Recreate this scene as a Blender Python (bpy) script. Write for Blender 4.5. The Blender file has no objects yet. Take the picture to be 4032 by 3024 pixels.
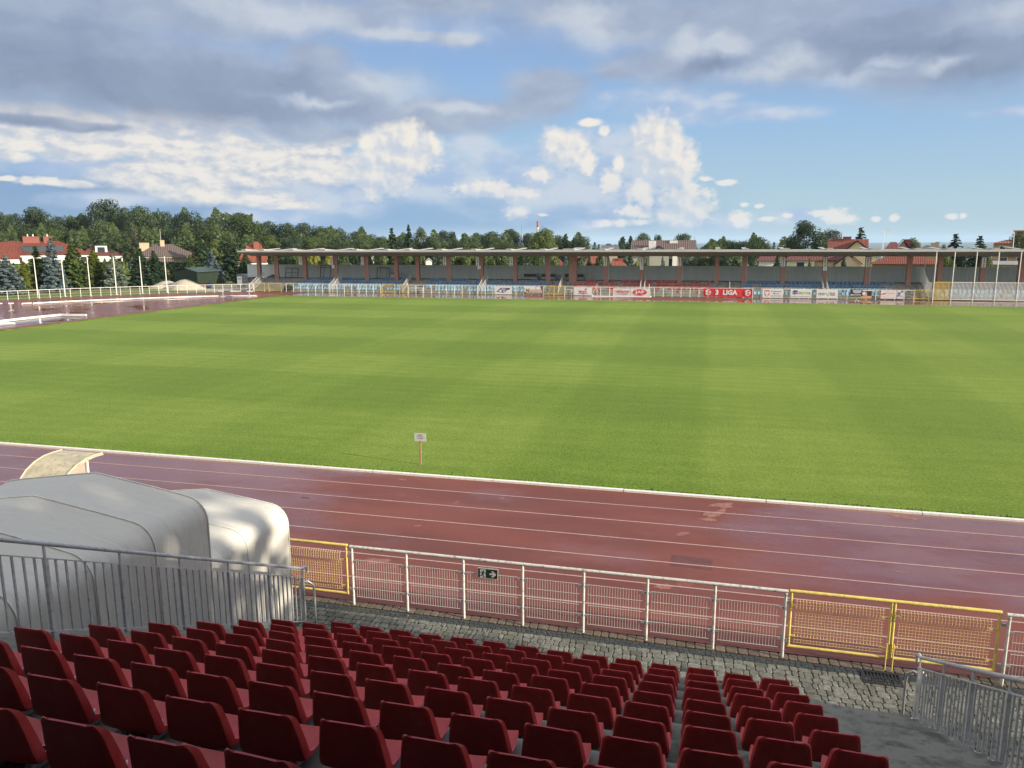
import bpy, math, random
import numpy as np
from mathutils import Vector, Matrix
random.seed(7)
rng = np.random.default_rng(11)
C = bpy.context.scene.collection
R_ = math.radians
EXP = 1.1                                   # view exposure in stops
# ------------------------------------------------------------------ camera model (calibrated on the track lanes)
PITCH, ROLL, YAW, FPX, EYE = R_(10.4666), R_(-0.2113), R_(-14.4639), 3006.0, 7.22
def cam_axes():
    cy, sy = math.cos(YAW), math.sin(YAW)
    f = Vector((sy, cy, 0)); r = Vector((cy, -sy, 0)); u = Vector((0, 0, 1))
    f2 = f*math.cos(PITCH) - u*math.sin(PITCH); u2 = u*math.cos(PITCH) + f*math.sin(PITCH)
    return r*math.cos(ROLL) + u2*math.sin(ROLL), -r*math.sin(ROLL) + u2*math.cos(ROLL), f2
AX = cam_axes()
def ray(px, py): return AX[0]*((px-2016)/FPX) - AX[1]*((py-1512)/FPX) + AX[2]
def at(px, py, Y):                          # the point that stands at depth Y
    d = ray(px, py); t = Y/d.y; return Vector((d.x*t, Y, EYE + d.z*t))
def onz(px, py, z=0.0):
    d = ray(px, py); t = (z-EYE)/d.z; return Vector((d.x*t, d.y*t, z))
def mpp(px, Y): return (at(px+1, 960, Y) - at(px, 960, Y)).length      # metres per photo pixel there
def lin(r, g, b):
    f = lambda c: (c/255/12.92) if c/255 <= 0.04045 else ((c/255+0.055)/1.055)**2.4
    return (f(r), f(g), f(b))
# ------------------------------------------------------------------ mesh helper
class MB:
    def __init__(s): s.v = []; s.f = []; s.m = []
    def add(s, vs, fs, mi=0):
        b = len(s.v); s.v += [tuple(v) for v in vs]; s.f += [tuple(i+b for i in f) for f in fs]; s.m += [mi]*len(fs); return s
    def box(s, x0, x1, y0, y1, z0, z1, mi=0):
        return s.add([(x0,y0,z0),(x1,y0,z0),(x1,y1,z0),(x0,y1,z0),(x0,y0,z1),(x1,y0,z1),(x1,y1,z1),(x0,y1,z1)],
              [(0,3,2,1),(4,5,6,7),(0,1,5,4),(1,2,6,5),(2,3,7,6),(3,0,4,7)], mi)
    def beam(s, a, b, w, h=None, up=(0,0,1), mi=0):            # square bar from a to b
        h = h or w; a = Vector(a); b = Vector(b); d = (b-a).normalized(); u = Vector(up)
        if abs(d.dot(u)) > .98: u = Vector((0,1,0))
        x = d.cross(u).normalized(); z = x.cross(d).normalized(); vs = []
        for p in (a, b):
            for i, j in ((-1,-1),(1,-1),(1,1),(-1,1)): vs.append(p + x*(i*w/2) + z*(j*h/2))
        return s.add(vs, [(3,2,1,0),(4,5,6,7),(0,1,5,4),(1,2,6,5),(2,3,7,6),(3,0,4,7)], mi)
    def tube(s, pts, r, n=8, mi=0, taper=None):
        pts = [Vector(p) for p in pts]; vs = []; fs = []; k = len(pts); ux = None
        for i, p in enumerate(pts):
            d = (pts[min(i+1,k-1)] - pts[max(i-1,0)]).normalized()
            if ux is None:
                ux = d.cross(Vector((0,0,1)));
                if ux.length < .05: ux = Vector((1,0,0))
            ux = (ux - d*ux.dot(d)).normalized(); uy = d.cross(ux)
            rr = r if taper is None else r + (taper-r)*i/(k-1)
            for j in range(n):
                a = 2*math.pi*j/n; vs.append(p + ux*(rr*math.cos(a)) + uy*(rr*math.sin(a)))
        for i in range(k-1):
            for j in range(n): fs.append((i*n+j, i*n+(j+1)%n, (i+1)*n+(j+1)%n, (i+1)*n+j))
        fs.append(tuple(reversed(range(n)))); fs.append(tuple(range((k-1)*n, k*n)))
        return s.add(vs, fs, mi)
    def prism(s, poly, axis, a, b, mi=0):       # poly in the two other axes, extruded from a to b
        def pt(p, t): return {'x': (t, p[0], p[1]), 'y': (p[0], t, p[1]), 'z': (p[0], p[1], t)}[axis]
        n = len(poly); vs = [pt(p, a) for p in poly] + [pt(p, b) for p in poly]
        area = sum(poly[i][0]*poly[(i+1)%n][1] - poly[(i+1)%n][0]*poly[i][1] for i in range(n))
        flip = (area > 0) ^ (axis == 'y') ^ (b < a)
        fs = [tuple(range(n)), tuple(range(2*n-1, n-1, -1))] + [(i, i+n, (i+1)%n+n, (i+1)%n) for i in range(n)]
        if flip: fs = [tuple(reversed(f)) for f in fs]
        return s.add(vs, fs, mi)
    def poly(s, pts, mi=0): return s.add(pts, [tuple(range(len(pts)))], mi)
    def mesh(s, name, mats, smooth=None):
        me = bpy.data.meshes.new(name); me.from_pydata(s.v, [], s.f)
        for m in (mats if isinstance(mats, (list, tuple)) else [mats]): me.materials.append(m)
        if any(s.m): me.polygons.foreach_set('material_index', s.m)
        if smooth is not None:
            me.polygons.foreach_set('use_smooth', [True]*len(me.polygons))
            if smooth > 0: me.set_sharp_from_angle(angle=R_(smooth))
        me.update(); return me
    def build(s, name, mats, parent=None, smooth=None, world=False):
        if world and parent is not None:
            M = (Matrix.Translation(parent.location) @ parent.rotation_euler.to_matrix().to_4x4()).inverted()
            s.v = [tuple(M @ Vector(v)) for v in s.v]
        return link(name, s.mesh(name, mats, smooth), parent)
def link(name, me, parent=None):
    o = bpy.data.objects.new(name, me); C.objects.link(o)
    if parent is not None: o.parent = parent
    return o
def tag(o, label=None, cat=None, group=None, kind=None):
    if label: o['label'] = label
    if cat: o['category'] = cat
    if group: o['group'] = group
    if kind: o['kind'] = kind
    return o
def thing(name, label, cat, loc=(0,0,0), rotz=0.0, group=None):
    o = bpy.data.objects.new(name, None); C.objects.link(o); o.empty_display_size = .3
    o.location = loc; o.rotation_euler = (0, 0, rotz)
    return tag(o, label, cat, group)
def kids(o): return [x for x in KID.get(o.name, [])]
KID = {}
def dup(root, loc, rotz=0.0, label=None, group=None, scale=None):
    r = root.copy(); C.objects.link(r); r.location = loc; r.rotation_euler = (0, 0, rotz)
    if scale is not None: r.scale = scale
    if label: r['label'] = label
    if group: r['group'] = group
    for ch in root.children:
        c = ch.copy(); C.objects.link(c); c.parent = r
        for g in ch.children:
            d = g.copy(); C.objects.link(d); d.parent = c
    return r
ORD = ['zeroth','first','second','third','fourth','fifth','sixth','seventh','eighth','ninth','tenth','eleventh','twelfth','thirteenth','fourteenth','fifteenth',
 'sixteenth','seventeenth','eighteenth','nineteenth','twentieth'] + ['twenty-'+w for w in 'first second third fourth fifth sixth seventh eighth ninth'.split()] + ['thirtieth'] + \
 ['thirty-'+w for w in 'first second third fourth fifth sixth seventh eighth ninth'.split()] + ['fortieth'] + ['forty-'+w for w in 'first second third fourth fifth sixth seventh eighth ninth'.split()] + ['fiftieth'] + \
 ['fifty-'+w for w in 'first second third fourth fifth sixth seventh eighth ninth'.split()]
# ------------------------------------------------------------------ node helper
class NT:
    def __init__(s, tree): s.t = tree; s.n = tree.nodes; s.l = tree.links
    def new(s, typ, ins=None, **kw):
        n = s.n.new(typ)
        for k, v in kw.items(): setattr(n, k, v)
        for k, v in (ins or {}).items(): s.put(n.inputs[k], v)
        return n
    def put(s, sock, v):
        if isinstance(v, bpy.types.NodeSocket): s.l.new(v, sock)
        elif hasattr(sock.default_value, '__len__') and not isinstance(v, (int, float)):
            v = tuple(v); n = len(sock.default_value); sock.default_value = v + (1.0,)*(n-len(v)) if len(v) < n else v[:n]
        else: sock.default_value = v
    def math(s, op, a, b=0.0, c=0.0, clamp=False):
        n = s.new('ShaderNodeMath', operation=op, use_clamp=clamp); s.put(n.inputs[0], a); s.put(n.inputs[1], b)
        if op in ('MULTIPLY_ADD', 'SMOOTH_MAX', 'SMOOTH_MIN', 'WRAP', 'COMPARE'): s.put(n.inputs[2], c)
        return n.outputs[0]
    def vmath(s, op, a, b=(0,0,0)):
        n = s.new('ShaderNodeVectorMath', operation=op); s.put(n.inputs[0], a)
        if op == 'SCALE': s.put(n.inputs['Scale'], b)
        elif op not in ('LENGTH', 'NORMALIZE'): s.put(n.inputs[1], b)
        return n.outputs['Value'] if op in ('LENGTH', 'DOT_PRODUCT', 'DISTANCE') else n.outputs[0]
    def mix(s, f, a, b, mode='MIX'):
        n = s.new('ShaderNodeMix', data_type='RGBA', blend_type=mode); s.put(n.inputs[0], f); s.put(n.inputs[6], a); s.put(n.inputs[7], b); return n.outputs[2]
    def noise(s, vec, scale=1.0, detail=4.0, rough=.5, dist=0.0, color=False):
        n = s.new('ShaderNodeTexNoise', {'Scale': scale, 'Detail': detail, 'Roughness': rough, 'Distortion': dist})
        if vec is not None: s.put(n.inputs['Vector'], vec)
        return n.outputs['Color' if color else 'Fac']
    def rng(s, v, a, b, c=0.0, d=1.0, smooth=True):
        n = s.new('ShaderNodeMapRange', {0: v, 1: a, 2: b, 3: c, 4: d}); n.interpolation_type = 'SMOOTHSTEP' if smooth else 'LINEAR'; return n.outputs[0]
    def ramp(s, v, stops):
        n = s.new('ShaderNodeValToRGB', {0: v}); e = n.color_ramp.elements
        while len(e) < len(stops): e.new(.5)
        for k, (p, c) in zip(e, stops): k.position = p; k.color = tuple(c)+(1.0,) if len(c) == 3 else c
        return n.outputs[0]
def material(name):
    m = bpy.data.materials.new(name); m.use_nodes = True; t = NT(m.node_tree)
    b = m.node_tree.nodes['Principled BSDF']; return m, t, b
def pbr(name, col, rough=.6, var=.15, scale=2.0, bump=0.0, bscale=30.0, metal=0.0, spec=.4, dirt=None, dirt_amt=.4, objrand=0.0, stretch=(1,1,1)):
    m, t, b = material(name)
    co = t.new('ShaderNodeTexCoord').outputs['Object']
    co = t.vmath('MULTIPLY', co, stretch)
    n = t.noise(co, scale, 5, .6)
    c = t.mix(t.rng(n, .25, .75), [x*(1-var) for x in col], [min(1, x*(1+var)) for x in col])
    if dirt:
        c = t.mix(t.math('MULTIPLY', t.rng(t.noise(co, scale*2.7, 6, .65), .48, .72), dirt_amt), c, dirt)
    if objrand:
        r = t.new('ShaderNodeObjectInfo').outputs['Random']
        c = t.mix(1.0, c, t.new('ShaderNodeCombineColor', {0: t.rng(r,0,1,1-objrand,1+objrand,False), 1: t.rng(r,0,1,1-objrand,1+objrand,False), 2: t.rng(r,0,1,1-objrand,1+objrand,False)}).outputs[0], 'MULTIPLY')
    t.put(b.inputs['Base Color'], c); t.put(b.inputs['Metallic'], metal); t.put(b.inputs['Specular IOR Level'], spec)
    t.put(b.inputs['Roughness'], t.rng(n, 0, 1, max(.03, rough-.1), min(1, rough+.1)))
    if bump:
        bn = t.new('ShaderNodeBump', {'Strength': bump, 'Distance': .02, 'Height': t.noise(co, bscale, 5, .6)}); t.put(b.inputs['Normal'], bn.outputs[0])
    return m
# ------------------------------------------------------------------ text as mesh
def text_geo(s, w, h, bold=.0):
    cu = bpy.data.curves.new('lettering', 'FONT'); cu.body = s; cu.size = 1; cu.offset = bold; cu.resolution_u = 2
    o = bpy.data.objects.new('lettering', cu); C.objects.link(o)
    bpy.context.view_layer.update()
    me = bpy.data.meshes.new_from_object(o.evaluated_get(bpy.context.evaluated_depsgraph_get()))
    v = np.array([x.co[:] for x in me.vertices]); f = [tuple(p.vertices) for p in me.polygons]
    bpy.data.objects.remove(o); bpy.data.meshes.remove(me); bpy.data.curves.remove(cu)
    lo, hi = v.min(0), v.max(0); v = (v - (lo+hi)/2) / np.maximum(hi-lo, 1e-6) * np.array([w, h, 0])
    return v, f
# ------------------------------------------------------------------ camera, sun, sky
cam = bpy.data.cameras.new('camera'); cam.sensor_width = 36; cam.lens = 36*FPX/4032; cam.clip_end = 30000; cam.clip_start = .05
co_ = bpy.data.objects.new('camera', cam); C.objects.link(co_); co_.location = (0, 0, EYE)
co_.rotation_euler = Matrix((AX[0], AX[1], -AX[2])).transposed().to_euler()
bpy.context.scene.camera = co_
SUN_EL, SUN_AZ = R_(18), R_(101.8)
SUNV = Vector((math.sin(SUN_AZ)*math.cos(SUN_EL), math.cos(SUN_AZ)*math.cos(SUN_EL), math.sin(SUN_EL)))
sl = bpy.data.lights.new('sun', 'SUN'); sl.energy = 4.3; sl.angle = R_(.5); sl.color = (1.0, .87, .68)
so = bpy.data.objects.new('sun', sl); C.objects.link(so); so.location = (60, -20, 60); so.rotation_euler = (-SUNV).to_track_quat('-Z', 'Y').to_euler()
sc = bpy.context.scene
vs = sc.view_settings; vs.view_transform = 'Standard'; vs.look = 'None'; vs.exposure = EXP; vs.gamma = 1; vs.use_curve_mapping = False
sc.cycles.max_bounces = 6; sc.cycles.diffuse_bounces = 3; sc.cycles.glossy_bounces = 3; sc.cycles.transmission_bounces = 4; sc.cycles.transparent_max_bounces = 8; sc.cycles.volume_bounces = 1
sc.cycles.use_denoising = True; sc.cycles.caustics_reflective = False; sc.cycles.caustics_refractive = False

def build_world():
    w = bpy.data.worlds.new('World'); sc.world = w; w.use_nodes = True
    t = NT(w.node_tree); t.n.clear()
    K = 10.0/2**EXP                                           # background strength 0.1
    def D(r, g, b): return tuple(x*K for x in lin(r, g, b))
    g = t.new('ShaderNodeTexCoord').outputs['Generated']
    sp = t.new('ShaderNodeSeparateXYZ', {0: g})
    az = t.math('MULTIPLY', t.math('ARCTAN2', sp.outputs[0], sp.outputs[1]), 57.29578)
    el = t.math('MULTIPLY', t.math('ARCSINE', sp.outputs[2]), 57.29578)
    P = t.new('ShaderNodeCombineXYZ', {0: az, 1: el, 2: 0.0}).outputs[0]
    def AE(px, py):
        d = ray(px, py).normalized(); return math.degrees(math.atan2(d.x, d.y)), math.degrees(math.asin(d.z))
    DEG = 0.0191
    # clear air
    clear = t.ramp(t.math('DIVIDE', el, 60.0, clamp=True), [(0, D(168,197,214)), (.05, D(166,197,218)), (.13, D(150,186,222)), (.25, D(126,165,219)), (.42, D(112,152,212)), (1, D(70,105,175))])
    low = t.math('MULTIPLY', t.rng(az, -12, -34), t.rng(el, 8, 3))
    clear = t.mix(t.math('MULTIPLY', low, 1.0), clear, D(96,138,190))
    rain = t.math('MULTIPLY', t.math('MULTIPLY', t.rng(az, -40, -28), t.rng(az, 4, -8)), t.math('MULTIPLY', t.rng(el, 5.5, 1.8), t.rng(el, .3, 1.5)))
    clear = t.mix(t.math('MULTIPLY', rain, .95), clear, D(108,156,206))
    nish = t.new('ShaderNodeTexSky', sky_type='NISHITA', sun_disc=False, sun_elevation=SUN_EL, sun_rotation=SUN_AZ, air_density=1.0, dust_density=.8, ozone_density=1.2)
    clear = t.mix(.10, clear, nish.outputs[0])
    warp = t.vmath('SCALE', t.vmath('SUBTRACT', t.noise(P, .35, 3, .6, color=True), (.5,.5,.5)), 2.2)
    Pw = t.vmath('ADD', P, warp)
    def field(blobs, base, k=1.0, sm=.25):
        F = None
        for px, py, rx, ry in blobs:
            a, e = AE(px, py)
            d = t.vmath('LENGTH', t.vmath('MULTIPLY', t.vmath('SUBTRACT', base, (a, e, 0)), (1/(rx*DEG*k), 1/(ry*DEG*k), 0)))
            v = t.math('SUBTRACT', 1.0, d)
            F = v if F is None else t.math('SMOOTH_MAX', F, v, sm)
        return F
    # 1: low cumulus, bright
    cum = [(2586,575,95,110),(2540,520,50,40),(2650,600,50,55),(2695,665,50,80),(2640,690,60,60),(2700,790,95,75),(2740,830,60,45),(2660,850,110,40),(2190,580,60,60),(2240,600,75,70),(2310,640,35,50),(2320,485,46,13),(2378,515,20,18),
      (2526,750,58,42),(2545,790,30,30),(2410,715,40,45),(2440,640,22,30),(2495,830,60,22),(2540,845,40,16),(2385,877,45,14),(2450,880,30,14),(2530,875,40,12),
      (2775,703,30,10),(2860,718,42,11),(2915,860,42,30),(2935,808,18,10),(3100,850,20,9),(3020,862,30,8),(2990,812,18,7),(3228,838,42,11),(3290,845,50,28),(3340,862,34,15),(3449,862,13,9),(3518,858,16,11),(3750,853,18,9),(3795,851,11,10),
      (1470,560,55,45),(1520,545,50,50),(1600,545,70,60),(1660,580,65,60),(1620,640,90,60),(1500,620,90,50),(1470,690,110,50),(1540,700,80,60),(1470,760,45,32),(1400,640,50,30),
      (2120,690,50,28),(1880,745,90,32),(2040,760,85,26),(1960,740,60,30),(2035,832,48,26),(2025,790,30,16),
      (1650,945,40,5),(2140,845,18,6),(165,715,60,13),(100,715,22,6)]
    def vor(v, sc): return t.new('ShaderNodeTexVoronoi', {'Vector': v, 'Scale': sc}, feature='SMOOTH_F1', voronoi_dimensions='2D').outputs['Distance']
    Pq = t.vmath('ADD', P, t.vmath('SCALE', t.vmath('SUBTRACT', t.noise(P, 1.2, 4, .6, color=True), (.5,.5,.5)), .7))
    def heap_h(v): return t.math('ADD', t.math('MULTIPLY', t.noise(v, .55, 4, .5), .95), t.math('ADD', t.math('MULTIPLY', vor(v, .95), -.42), t.math('MULTIPLY', vor(v, 2.3), -.12)))
    H1 = heap_h(Pq)
    G1 = field(cum, t.vmath('ADD', P, t.vmath('SCALE', warp, .12)), 1.12, .34)
    G2 = field(cum[:10]+cum[38:54], t.vmath('ADD', P, (.75, .55, 0)), 1.08, .30)
    F1 = t.math('ADD', G1, t.math('ADD', t.math('MULTIPLY', t.math('SUBTRACT', H1, .155), .85), t.math('MULTIPLY', t.math('SUBTRACT', t.noise(P, 3.0, 5, .6), .5), .30)))
    wsm = t.math('ADD', .25, t.math('MULTIPLY', t.rng(el, 7.5, 4.5), .75))
    F1 = t.math('ADD', F1, t.math('MULTIPLY', t.math('MULTIPLY', t.math('SUBTRACT', t.noise(t.vmath('MULTIPLY', P, (1, 1.5, 1)), 1.9, 6, .62), .56), wsm), 1.5))
    m1 = t.math('MULTIPLY', t.rng(F1, -.20, .50), 1.0)
    m1 = t.math('MULTIPLY', m1, t.rng(el, 3.2, 6.5, .74, .95))
    rel1 = t.math('SUBTRACT', H1, heap_h(t.vmath('ADD', Pq, (.34, .26, 0))))
    c1 = t.mix(t.rng(t.math('ADD', t.math('MULTIPLY', rel1, 2.0), t.math('MULTIPLY', t.math('SUBTRACT', G1, G2, clamp=False), .55)), -.42, .62), D(201,209,222), D(245,237,226))
    # 2: long bright bank
    bank = [(90,425,240,26),(330,470,200,30),(640,455,170,30),(830,475,150,32),(930,470,60,14),(120,545,230,50),(330,570,200,60),(560,540,160,80),(720,590,230,110),(900,620,220,110),(1060,640,200,75),(1220,660,180,70),
      (740,700,220,70),(620,735,120,26),(900,700,150,40),(380,608,110,22),(1180,600,70,40),(1280,590,80,50),(980,775,210,34),(820,765,190,40),(620,690,200,60),(1150,810,120,16),(1090,798,80,11),(60,615,60,20),(20,705,34,10),(1340,560,60,26),(260,725,120,12)]
    Ps = t.vmath('MULTIPLY', t.vmath('ADD', P, t.vmath('SCALE', warp, .35)), (.55, 1.15, 1)); n2 = t.math('ADD', t.noise(Ps, .85, 7, .58), t.math('MULTIPLY', t.math('SUBTRACT', .36, vor(t.vmath('MULTIPLY', Pq, (.6, 1.1, 1)), 1.1)), .25))
    F2 = t.math('ADD', field(bank, t.vmath('ADD', P, t.vmath('SCALE', warp, .35))), t.math('ADD', t.math('MULTIPLY', t.math('SUBTRACT', n2, .47), .72), t.math('MULTIPLY', t.math('SUBTRACT', t.noise(Ps, 2.4, 6, .65), .5), .26)))
    m2 = t.math('MULTIPLY', t.rng(F2, -.26, .42), .97)
    rel2 = t.math('SUBTRACT', t.noise(Ps, .7, 8, .6), t.noise(t.vmath('ADD', Ps, (.30, .42, 0)), .7, 8, .6))
    c2 = t.mix(t.rng(t.math('ADD', t.math('MULTIPLY', rel2, 1.9), t.math('MULTIPLY', F2, .20)), -.22, .38), D(194,202,215), D(240,234,226))
    # 3: veils between the towers
    veil = [(1850,560,130,45),(1930,610,130,50),(2080,720,380,150),(2420,720,260,170),(2300,560,200,60),(1700,700,330,120),(2030,660,130,60),(1990,700,150,80),(2250,760,200,130),(2450,620,150,120),(1100,850,260,50),(1350,800,260,60),(2600,400,260,55),(2450,375,120,30),(2780,440,260,45),(3020,450,210,30),(2850,380,80,20),
      (450,790,260,30),(250,660,240,45),(3980,440,120,20),(2300,880,150,30),(2850,880,180,40),(3150,850,120,40),(1250,760,250,60)]
    n3 = t.noise(t.vmath('MULTIPLY', P, (.45, .9, 1)), .55, 5, .52)
    F3 = t.math('ADD', field(veil, P), t.math('MULTIPLY', t.math('SUBTRACT', n3, .5), .9))
    m3 = t.math('MULTIPLY', t.rng(F3, -.25, .75), .85)
    c3 = t.mix(t.rng(n3, .4, .62), D(168,190,222), D(206,214,226))
    # 4: high grey deck
    deck = [(250,230,620,190),(700,300,620,150),(1150,370,520,110),(1550,440,420,75),(1850,445,330,50),(1000,440,600,75),(1650,485,400,45),(1250,330,420,90),(0,80,600,180),(700,40,700,110),(1250,230,160,60),(1300,50,420,60),(1750,20,420,40),(1230,520,260,40),(650,400,420,60),(120,470,200,22),(330,495,170,18),
      (3300,150,700,150),(2700,230,330,85),(2480,90,360,120),(3900,140,420,190),(2950,60,700,120),(3250,270,420,50),(3750,270,420,60),(2200,40,260,80),(2150,330,170,60),(2130,400,150,50),(3200,-250,2600,280),(800,-300,2200,320),(2430,270,110,40),
      (1500,120,160,32),(1800,155,130,30),(1640,140,140,22)]
    Pd = t.vmath('MULTIPLY', Pw, (.40, .95, 1)); n4 = t.noise(Pd, .36, 6, .5)
    F4 = t.math('ADD', field(deck, t.vmath('ADD', P, t.vmath('SCALE', warp, .25))), t.math('MULTIPLY', t.math('SUBTRACT', n4, .5), .85))
    m4 = t.math('MULTIPLY', t.rng(F4, -.42, .60), .93)
    lightspots = field([(2850,180,120,50),(3000,280,130,50),(3120,240,120,60),(3300,300,170,32),(3480,255,120,26),(2700,170,90,60),(3700,260,90,26),(4000,60,260,60),(2280,90,160,70),(1560,125,190,40),(1850,150,130,40),(1500,330,260,60),(1250,400,120,26),(1800,420,160,24),(2330,160,120,50),(1100,50,330,60)], t.vmath('ADD', P, warp))
    darks = field([(420,330,640,120),(150,250,400,140),(1150,330,260,60),(3650,160,420,110),(3950,270,300,70),(1000,430,420,40),(120,470,200,22),(330,495,170,18),(2850,270,170,34)], t.vmath('ADD', P, warp))
    tone = t.math('ADD', t.math('ADD', .58, t.math('MULTIPLY', t.math('SUBTRACT', t.noise(t.vmath('MULTIPLY', Pw, (.5, 1.2, 1)), .6, 6, .5), .5), .62)), t.math('SUBTRACT', t.math('MULTIPLY', t.rng(lightspots, -.4, 1), .42), t.math('MULTIPLY', t.rng(darks, -.5, .9), .34)))
    c4 = t.ramp(tone, [(.08, D(129,144,169)), (.38, D(150,163,187)), (.62, D(169,181,202)), (.95, D(201,208,218))])
    col = t.mix(m3, clear, c3); col = t.mix(m2, col, c2); 
    # broken cloud over the sky out of view, brightened to fill in the shade
    away = t.rng(t.math('ABSOLUTE', t.math('ADD', az, 14.0)), 40, 60)
    n5 = t.noise(t.vmath('MULTIPLY', g, (1, 1, 2.2)), 2.3, 7, .55)
    m5 = t.math('MULTIPLY', t.math('MAXIMUM', away, t.rng(el, 34, 48)), t.rng(n5, .36, .54))
    col = t.mix(t.math('MULTIPLY', m5, .92), col, tuple(2.0*x for x in D(226,224,216)))
    col = t.mix(m4, col, c4); col = t.mix(m1, col, c1)
    below = t.rng(el, -.4, -1.2)
    col = t.mix(below, col, D(95,120,110))
    bg = t.new('ShaderNodeBackground', {'Color': col, 'Strength': 0.1})
    out = t.new('ShaderNodeOutputWorld', {'Surface': bg.outputs[0]})
    w.cycles.sampling_method = 'MANUAL'; w.cycles.sample_map_resolution = 512
build_world()
# ------------------------------------------------------------------ setting: terrain, track, pitch, paving
def ground_mat():
    m, t, b = material('terrain'); co = t.new('ShaderNodeTexCoord').outputs['Object']
    n = t.noise(co, .05, 6, .6); n2 = t.noise(co, .9, 6, .65); n3 = t.noise(co, .004, 5, .6)
    grass = t.mix(n2, (.055,.085,.016), (.13,.17,.035))
    c = t.mix(t.rng(n, .50, .62), grass, (.22,.19,.12))
    sp = t.new('ShaderNodeSeparateXYZ', {0: co}); dist = t.vmath('LENGTH', co)
    sand = t.new('ShaderNodeMath', operation='MULTIPLY'); 
    q = t.vmath('LENGTH', t.vmath('MULTIPLY', t.vmath('SUBTRACT', co, (-79, 113, 0)), (1/13, 1/9, 0)))
    sandm = t.rng(t.math('ADD', q, t.math('MULTIPLY', t.math('SUBTRACT', n2, .5), .8)), 1.05, .8)
    c = t.mix(sandm, c, t.mix(n2, (.26,.23,.18), (.40,.36,.29)))
    far = t.rng(dist, 350, 900)
    land = t.mix(t.rng(n3, .42, .58), (.014,.030,.012), (.045,.070,.022))
    c = t.mix(far, c, land)
    t.put(b.inputs['Base Color'], c); t.put(b.inputs['Roughness'], .95); t.put(b.inputs['Specular IOR Level'], .1)
    return m
def terrain():
    rings = [0, 12, 30, 60, 100, 140, 180, 240, 320, 420, 560, 760, 1000, 1500, 2300, 3500, 5200, 7000, 8600, 9600, 10400, 11200, 12500]
    N = 120; vs = [(0,0,-.05)]; fs = []
    def hz(r, a):
        if r <= 240: return -.05
        z = -.05 - 42*min(1, max(0, (r-240)/700))**1.3
        if r > 7000: z += (33 + 5*math.sin(a*9) + 3*math.sin(a*23+1))*min(1, (r-7000)/3400)**1.2
        if r > 10400: z -= (r-10400)*.02
        return z
    for k, r in enumerate(rings[1:]):
        for j in range(N):
            a = 2*math.pi*j/N; vs.append((r*math.sin(a), r*math.cos(a), hz(r, a)))
    for j in range(N): fs.append((0, 1+(j+1)%N, 1+j))
    for k in range(len(rings)-2):
        for j in range(N):
            a = 1+k*N+j; b = 1+k*N+(j+1)%N; fs.append((a, b, b+N, a+N))
    m = MB().add(vs, fs); o = m.build('ground', ground_mat(), smooth=0); return tag(o, kind='structure')
terrain()

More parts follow.
